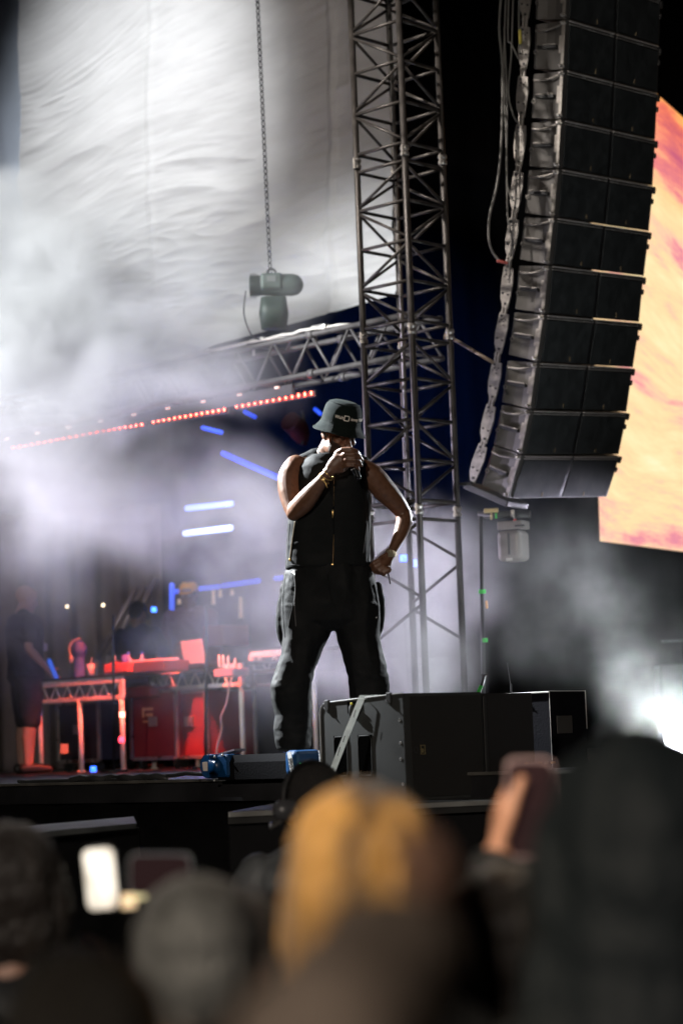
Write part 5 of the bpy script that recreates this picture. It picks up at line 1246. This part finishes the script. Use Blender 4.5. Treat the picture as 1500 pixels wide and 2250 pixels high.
bm = bmesh.new(); tube(bm, [C2+LX3*.252+nl3*.002+Vector((0,0,z)) for z in (.0,h2)], .0028, 6); tube(bm, [C2+nl3*.002+Vector((0,0,z)) for z in (0,h2)], .0018, 6); tube(bm, [C2+RX3*.333+Vector((0,-.003,z)) for z in (h2*.55,h2)], .0022, 6); tube(bm, [C2+RX3*.0+Vector((0,0,h2+.001)), C2+RX3*.333+Vector((0,0,h2+.001))], .0018, 6); build('corner_edge', bm, M_edge, rk)
bm = bmesh.new(); torus(bm, C2+LX3*.135+Vector((0,0,h2-.062))+nl3*.004, nl3, .009, .002, 18, 6); ell(bm, C2+LX3*.135+Vector((0,0,h2-.062))+nl3*.004, .006,.006,.006); build('lock', bm, M_alu, rk)
bm = bmesh.new(); ant = C2+LX3*.225+Vector((0,0,h2)); tube(bm, [ant, ant+Vector((.0,0,.045)), ant+Vector((-.003,0,.05)), ant+Vector((-.014,0,.15))], [.005,.0045,.002,.002], 8); ell(bm, ant+Vector((-.014,0,.152)), .0035,.0035,.0035); build('antenna', bm, M_darkmetal, rk)
bm = bmesh.new(); box(bm, C2+RX3*.12+nR*.004+Vector((0,0,h2-.17)), .14,.006,.09, X=RX3, Y=nR, bev=.002); build('side_panel', bm, mat('panel_brown', (.06,.055,.05), .5), rk)
# small pile of connectors and cables on the deck
cp = at(1165, 1683, 10.9)
pile = root('cable_pile', Vector((cp.x,cp.y,DZ)), 'small heap of cables and shiny connectors on a box in front of the rack case', 'cables')
bm = bmesh.new(); box(bm, cp-Vector((0,0,.10)), .19,.16,.16, bev=.01); build('stage_box', bm, M_black, pile)
for i in range(4):
    bm = bmesh.new(); tube(bm, [cp+Vector((.075*math.cos(t)*(1-.1*i), .05*math.sin(t), -.015+.006*i+.006*math.sin(2*t+i))) for t in [2*math.pi*j/20 for j in range(21)]], .005, 6, cap='flat'); build('cable_loop', bm, M_rubber if i%2 else M_cable, pile)
for i in range(5):
    bm = bmesh.new(); c = cp+Vector((-.03+.03*i, -.04+.006*i, .012)); tube(bm, [c, c+Vector((.02,.004,.002))], .005, 8, cap='flat'); build('connector', bm, M_alu if i%2 else M_gold, pile)
# bright flood light at the right edge, facing the crowd, and the crate it stands by
fd_ = 15.5
flt = root('flood_light', at(1492,1622,fd_), 'dazzling white flood light at the right edge of the picture', 'flood light')
bm = bmesh.new(); c = at(1500,1626,fd_); ell(bm, c, .13,.03,.15); build('lens', bm, mat('lens_white', (1,1,1), .5, emit=(.90,.97,1), estr=30), flt)
bm = bmesh.new(); tube(bm, [c+Vector((0,.01,0)), c+Vector((0,.25,0))], [.17,.12], 24, cap='flat'); build('housing', bm, M_black, flt)
bm = bmesh.new(); cz = c.copy(); cz.z = FLOOR; tube(bm, [Vector((c.x,c.y+.12,FLOOR)), c+Vector((0,.12,-.1))], .03, 10, cap='flat'); build('stand', bm, M_black, flt)
lamp('flood_spot', 'POINT', c+Vector((0,-.12,0)), None, 150, (.9,.97,1), .1)
bm = bmesh.new(); box(bm, at(1530,1530,25)+Vector((0,0,-.42)), .8,.5,1.5, bev=.01); o = build('wooden_crate', bm, mat('crate_brown', (.010,.008,.007), .7, var=.3)); tag(o, 'brown crate standing behind the flood light at the right edge', 'crate')
bm = bmesh.new(); box(bm, at(1530,1408,25)+Vector((0,-.26,.0)), .8,.02,.02); build('lid_rail', bm, M_darkmetal, o)
# ================================================================== CROWD
def ground(px, d): p = at(px, 1900, d); p.z = 0; return p
def headat(px, py, d, H0=1.75):
    """ground spot and body height that put the centre of the head at (px,py)"""
    p = at(px, py, d); H = p.z/1.615*1.75*1.0; return Vector((p.x, p.y-.02*H/1.75, 0)), H
# security man with headphones, sharpest of the near people
b, H = headat(688, 1778, 7.6)
M_fro = mat('black_curls', (.022,.019,.018), .8, bump=1, bscale=300)
fg = figure(b, 8, 'crew man with short black hair and headphones, back turned, in the pit below the stage', H, M_skin, mat('crew_jacket', (.09,.095,.10), .6, var=.2), M_black, hair=M_fro, hairc='short', vox=.009, tilt=(-20,8), fat=1.1, arms={1:[(.19,0,1.41),(.25,.05,1.14),(.1,.25,1.2)],-1:[(-.19,0,1.41),(-.28,.05,1.16),(-.2,.25,1.1)]})
O, (hX, hY, hZ), k = fg[2], fg[3], fg[4]
hd = root('headphones', O, 'black headphones worn over the short hair of the crew man in the pit', 'headphones')
bm = bmesh.new(); tube(bm, [O + hX*(.104*math.sin(t)) + hZ*(.02+.122*math.cos(t)) - hY*.012 for t in [rad(v) for v in range(-100,101,10)]], .010, 8, flat=2); build('headband', bm, M_black, hd)
for q in (-1,1):
    bm = bmesh.new(); tube(bm, [O+hX*q*.078-hY*.01, O+hX*q*.108-hY*.01], [.036,.034], 20, cap='round'); build('ear_cup', bm, mat('earcup', (.06,.06,.065), .3), hd)
    bm = bmesh.new(); tube(bm, [O+hX*q*.113-hY*.01, O+hX*q*.118-hY*.01], .012, 14, cap='flat'); build('cup_disc', bm, M_alu, hd)
bm = bmesh.new(); tube(bm, [O-hX*.11+hZ*-.03, O-hX*.12+hY*.06+hZ*-.045, O-hX*.10+hY*.10+hZ*-.03], .006, 8); build('mic_boom', bm, M_alu, hd)
# hair colours
def hairmat(name, c1, c2, sc=.8):
    m = mat(name, c1, .42, bump=.9, bscale=120, stretch=(1,1,.3), spec=.5, sheen=.3)
    n = m.node_tree; b_ = n.nodes['Principled BSDF']; tc = n.nodes.new('ShaderNodeTexCoord'); mp = n.nodes.new('ShaderNodeMapping'); mp.inputs['Scale'].default_value = (14*sc,14*sc,3*sc)
    t = n.nodes.new('ShaderNodeTexNoise'); t.inputs['Scale'].default_value = 1; t.inputs['Detail'].default_value = 3; r = n.nodes.new('ShaderNodeValToRGB')
    r.color_ramp.elements[0].position = .42; r.color_ramp.elements[0].color = (*c2,1); r.color_ramp.elements[1].position = .58; r.color_ramp.elements[1].color = (*c1,1)
    n.links.new(tc.outputs['Object'], mp.inputs[0]); n.links.new(mp.outputs[0], t.inputs['Vector']); n.links.new(t.outputs['Fac'], r.inputs[0]); n.links.new(r.outputs[0], b_.inputs['Base Color'])
    return m
M_blond = hairmat('blond_hair', (.80,.43,.12), (.07,.035,.015)); M_grey = hairmat('grey_hair', (.14,.145,.15), (.02,.02,.02)); M_brown = hairmat('brown_hair', (.035,.025,.018), (.015,.01,.008))
M_dk = mat('dark_coat', (.015,.016,.018), .7, var=.3)
M_teal = mat('grey_green_coat', (.05,.06,.065), .8, var=.2, vscale=4)
M_tan = mat('tan_knit', (.42,.34,.28), .85, bump=.4, bscale=60, var=.2, vscale=5)
b, H = headat(812, 1990, 2.78); figure(b, 5, 'blurred person with golden blond hair seen from behind in the crowd', H, M_skinlight, M_dk, M_black, hair=M_blond, hairc='bob', vox=.008, tilt=(15,5))
b, H = headat(440, 2150, 3.0); figure(b, 0, 'blurred person with pale grey hair in the lower left of the crowd', H, M_skinlight, M_dk, M_black, hair=M_grey, hairc='short', vox=.009, tilt=(0,0))
e_, w_ = at(700, 2330, 1.22), at(900, 2075, 1.38); kk = 1.5/1.75; gx = Vector((e_.x-.20, e_.y-.10, 0))
figure(gx, 0, 'very blurred raised forearm in a tan knit sleeve crossing the bottom centre', 1.5, M_skinlight, M_tan, M_black, hair=M_brown, hairc='short', vox=.008, arms={1: [(.19,0,1.41), tuple((e_-gx)/kk), tuple((w_-gx)/kk)]})
b, H = headat(1400, 1930, 2.3); figure(b, 6, 'big very blurred person in a grey green coat filling the right side of the crowd', H, M_skinlight, M_teal, M_black, hair=mat('ash_hair', (.03,.04,.047), .6, bump=.6, bscale=80), hairc='long', vox=.009, fat=1.15)
b, H = headat(30, 1975, 4.2); figure(b, 0, 'dim blurred person at the far left of the crowd', H, M_skinlight, M_dk, M_black, hair=M_brown, hairc='bob', vox=.012)
b, H = headat(190, 2360, 2.4); figure(b, 0, 'dark haired blurred person at the lower left corner of the crowd', H, M_skin, M_dk, M_black, hairc='short', vox=.011)
b, H = headat(610, 2120, 4.0); figure(b, 0, 'dark blurred person between the grey haired and the blond one', H, M_skin, M_dk, M_black, hairc='short', vox=.012)
b, H = headat(1120, 2120, 3.1); figure(b, 0, 'dark haired blurred person right of the blond one', H, M_skin, mat('brown_coat', (.07,.06,.045), .8), M_black, hair=M_brown, hairc='bob', vox=.011)
# people holding telephones up
def phone(name_label, c, X, Z, w_, h_, emit, case, lens=True):
    Y = Z.cross(X); r = root('phone', c, name_label, 'phone')
    bm = bmesh.new(); rc = .2*min(w_,h_); ol = lambda s_: [c + X*(sx_*(w_*s_/2-rc)+rc*math.cos(rad(a_))) + Z*(sz_*(h_*s_/2-rc)+rc*math.sin(rad(a_))) for sx_, sz_, b0 in ((1,1,0),(-1,1,90),(-1,-1,180),(1,-1,270)) for a_ in (b0,b0+30,b0+60,b0+90)]; prism(bm, [p_-Y*.0045 for p_ in ol(1)], Y*.009); build('case', bm, case, r)
    bm = bmesh.new(); prism(bm, [p_-Y*.0065 for p_ in ol(.94)], Y*.0015); build('screen', bm, emit, r)
    return r
def holder(px, py, d, label, reach, hx=0):
    """a person whose raised hand holds something at (px,py,d)"""
    t = at(px, py, d); gx = Vector((t.x+hx, t.y-.33, 0)); H = 1.54; k = H/1.75
    rel = t-gx
    q = 1 if hx <= 0 else -1
    A = {q: [(q*.19,0,1.41),(q*.27,.12,1.26),(rel.x/k, (rel.y-.02)/k, (rel.z-.17)/k)]}
    return figure(gx, 0, label, H, M_skinlight, M_dk, M_black, hairc='short', hair=M_brown, arms=A, vox=.008)
M_bright = bpy.data.materials.new('phone_screen_bright'); M_bright.use_nodes = True; n = M_bright.node_tree; b_ = n.nodes['Principled BSDF']
tc = n.nodes.new('ShaderNodeTexCoord'); t = n.nodes.new('ShaderNodeTexNoise'); t.inputs['Scale'].default_value = 14; r = n.nodes.new('ShaderNodeValToRGB')
r.color_ramp.elements[0].position = .35; r.color_ramp.elements[0].color = (.45,.36,.26,1); r.color_ramp.elements[1].position = .62; r.color_ramp.elements[1].color = (1,.90,.74,1)
n.links.new(tc.outputs['Object'], t.inputs['Vector']); n.links.new(t.outputs['Fac'], r.inputs[0]); n.links.new(r.outputs[0], b_.inputs['Emission Color']); b_.inputs['Emission Strength'].default_value = 1.15
M_dimscr = mat('phone_screen_dim', (.02,.01,.012), .2, emit=(.10,.05,.05), estr=.15)
holder(225, 1975, 4.4, 'dark blurred person holding up the bright phone at the left', 0, -.24)
cz_ = at(222, 1930, 4.4); Zp = (CU*.985 - CR*.10).normalized(); phone('brightly glowing phone held upright in the crowd at the left', cz_, (CR*.985+CU*.10).normalized(), Zp, .060, .118, M_bright, M_black)
holder(350, 1985, 4.0, 'dark blurred person holding a phone sideways beside the bright phone', 0, .14)
cz_ = at(352, 1920, 4.0); phone('dark phone held sideways with a pale top edge next to the bright one', cz_, CR, CU, .105, .068, M_dimscr, mat('phone_case_grey', (.25,.27,.28), .35))
for i,(x,y,s_,c_,e_) in enumerate(((283,1980,.010,(1,.75,.45),.9),(306,1960,.010,(.9,.8,.45),.8),(410,1942,.008,(.9,.75,.5),.5),(366,1938,.007,(.5,.8,.9),.6))):
    bm = bmesh.new(); ell(bm, at(x,y,4.1), s_,s_*.4,s_); box(bm, at(x,y,4.12), s_*2.4,s_,s_*2.4, bev=.002); tag(build('badge_light', bm, mat('spark', c_, .5, emit=c_, estr=e_)), ('warm round spark beside the bright phone','dim yellow spark left of the sideways phone','faint warm spark right of the sideways phone','faint blue spark on the sideways phone')[i], 'small light')
# hand with phone right of centre
t = at(1090, 1860, 3.6); gx = Vector((t.x+.16, t.y-.35, 0)); rel = t-gx
figure(gx, 0, 'dark blurred person behind the blurred raised hand and phone', 1.66, mat('hand_skin', (.62,.32,.21), .5), M_dk, M_black, hairc='short', hair=M_brown, vox=.007,
       arms={-1: [(-.19,0,1.41),(-.26,.12,1.24),(rel.x/(1.66/1.75), rel.y/(1.66/1.75), (rel.z-.015)/(1.66/1.75))]})
cz_ = at(1162, 1775, 3.62); phone('dark phone in a pinkish case held up by the raised hand right of centre', cz_, (CR+Vector((0,.1,0))).normalized(), CU, .072, .150, M_dimscr, mat('case_pink', (.42,.30,.31), .4))
# ================================================================== SMOKE (one volume grid built by geometry nodes)
def smoke(name, lo, hi, res, blobs, dens, nscale, seed, label, contrast=(.415,.60), warp=1.1, aniso=.2, color=(1,1,1), step=None):
    me = bpy.data.meshes.new(name); o = bpy.data.objects.new(name, me); COL.objects.link(o)
    bm = bmesh.new(); box(bm, (lo+hi)/2, .01,.01,.01); bm.to_mesh(me); bm.free()
    g = bpy.data.node_groups.new(name, 'GeometryNodeTree')
    g.interface.new_socket('Geometry', in_out='INPUT', socket_type='NodeSocketGeometry'); g.interface.new_socket('Geometry', in_out='OUTPUT', socket_type='NodeSocketGeometry')
    N = g.nodes.new; Lk = g.links.new
    go = N('NodeGroupOutput'); vc = N('GeometryNodeVolumeCube'); sm = N('GeometryNodeSetMaterial')
    vc.inputs['Min'].default_value = lo; vc.inputs['Max'].default_value = hi
    for a, r_ in zip('XYZ', res): vc.inputs['Resolution '+a].default_value = r_
    pos = N('GeometryNodeInputPosition')
    def noise(scale, det, sd, rough=.55):
        n_ = N('ShaderNodeTexNoise'); n_.noise_dimensions = '3D'; n_.inputs['Scale'].default_value = scale; n_.inputs['Detail'].default_value = det; n_.inputs['Roughness'].default_value = rough
        v = N('ShaderNodeVectorMath'); v.operation = 'ADD'; v.inputs[1].default_value = (sd*3.1, sd*5.7, sd*1.3); Lk(pos.outputs[0], v.inputs[0]); Lk(v.outputs[0], n_.inputs['Vector']); return n_
    wn = noise(.55, 3, seed)
    sub_ = N('ShaderNodeVectorMath'); sub_.operation = 'SUBTRACT'; sub_.inputs[1].default_value = (.5,.5,.5); Lk(wn.outputs['Color'], sub_.inputs[0])
    scl = N('ShaderNodeVectorMath'); scl.operation = 'SCALE'; scl.inputs['Scale'].default_value = warp*2; Lk(sub_.outputs[0], scl.inputs[0])
    wp = N('ShaderNodeVectorMath'); wp.operation = 'ADD'; Lk(pos.outputs[0], wp.inputs[0]); Lk(scl.outputs[0], wp.inputs[1])
    tot = None
    for c, (rx, ry, rz), s in blobs:
        a = N('ShaderNodeVectorMath'); a.operation = 'SUBTRACT'; a.inputs[1].default_value = c; Lk(wp.outputs[0], a.inputs[0])
        b = N('ShaderNodeVectorMath'); b.operation = 'DIVIDE'; b.inputs[1].default_value = (rx,ry,rz); Lk(a.outputs[0], b.inputs[0])
        l = N('ShaderNodeVectorMath'); l.operation = 'LENGTH'; Lk(b.outputs[0], l.inputs[0])
        m = N('ShaderNodeMapRange'); m.interpolation_type = 'SMOOTHSTEP'; m.inputs['From Min'].default_value = 1; m.inputs['From Max'].default_value = 0; m.inputs['To Max'].default_value = s; Lk(l.outputs['Value'], m.inputs['Value'])
        if tot is None: tot = m.outputs['Result']
        else:
            ad = N('ShaderNodeMath'); ad.operation = 'ADD'; Lk(tot, ad.inputs[0]); Lk(m.outputs['Result'], ad.inputs[1]); tot = ad.outputs[0]
    dn = noise(nscale, 6, seed+4, .6)
    mr = N('ShaderNodeMapRange'); mr.inputs['From Min'].default_value = contrast[0]; mr.inputs['From Max'].default_value = contrast[1]; mr.inputs['To Min'].default_value = .16; mr.inputs['To Max'].default_value = 1; Lk(dn.outputs['Fac'], mr.inputs['Value'])
    mu = N('ShaderNodeMath'); mu.operation = 'MULTIPLY'; Lk(tot, mu.inputs[0]); Lk(mr.outputs['Result'], mu.inputs[1])
    Lk(mu.outputs[0], vc.inputs['Density'])
    m = bpy.data.materials.new(name); m.use_nodes = True; nt_ = m.node_tree; nt_.nodes.clear()
    ou = nt_.nodes.new('ShaderNodeOutputMaterial'); pv = nt_.nodes.new('ShaderNodeVolumePrincipled'); nt_.links.new(pv.outputs[0], ou.inputs['Volume'])
    pv.inputs['Density'].default_value = dens; pv.inputs['Color'].default_value = (*color, 1); pv.inputs['Anisotropy'].default_value = aniso
    sm.inputs['Material'].default_value = m; Lk(vc.outputs[0], sm.inputs[0]); Lk(sm.outputs[0], go.inputs[0])
    me.materials.append(m)
    md = o.modifiers.new('smoke', 'NODES'); md.node_group = g
    tag(o, label, 'smoke', kind='stuff'); return o
def B(px, py, d, rx, rz, s, ry=1.2): p = at(px, py, d); return (p, (rx*d/FPX, ry, rz*d/FPX), s)
blobs = [B(-20,620,18.4,500,300,1.9), B(170,740,18.2,380,250,1.3), B(350,640,18.4,240,170,.8), B(60,950,18,300,260,.75), B(420,780,18.0,170,130,.25), B(640,720,18.6,60,170,.08),
         B(250,1130,18.5,420,200,.42), B(480,1180,18.6,260,170,.45), B(100,1280,19.5,300,170,.25),
         B(600,1150,18.4,220,200,.38), B(560,1390,18.6,230,190,.30), B(900,1250,17.8,230,170,.42), B(960,1390,17.0,170,170,.60), B(760,1420,18.5,200,180,.28), B(860,1160,18.4,150,110,.22), B(300,1450,20,500,260,.07), B(880,1210,16.2,150,150,.4,.6), B(500,820,17.1,230,120,.5,.7), B(600,660,18.0,150,120,.16,.7), B(160,620,17.8,330,170,.5,1.0), B(930,1390,15.9,190,210,1.1,.6), B(400,1010,18.4,220,120,.2), B(300,1480,20,420,170,.22)]
lo = at(0,0,18); 
smoke('smoke', Vector((-5.2,15.2,1.7)), Vector((1.9,20.6,6.2)), (200,130,150), blobs, 2.6, 1.5, 1.0, 'thick billowing stage smoke drifting from the left edge behind the performer')
blobs = [B(1250,1320,15.6,460,300,.16,1.0), B(1370,1330,15.5,150,130,.5,.8), B(1300,1260,15.5,190,120,.22,.8), B(1180,1400,15.6,260,190,.13,.9), B(1060,1180,15.6,180,170,.13,.9), B(1400,1480,15.4,160,120,.3,.8), B(1490,1600,14.9,270,270,1.0,.65)]  # last puff is added to give the flood light its bloom
smoke('smoke', Vector((.4,14.2,1.6)), Vector((3.2,16.6,4.0)), (100,80,80), blobs, 1.4, 2.6, 9.0, 'thin wisps of grey smoke at the right under the screen, with a bloom puff added round the flood light', warp=.9, contrast=(.44,.64))
bpy.data.scenes.remove(TMP)
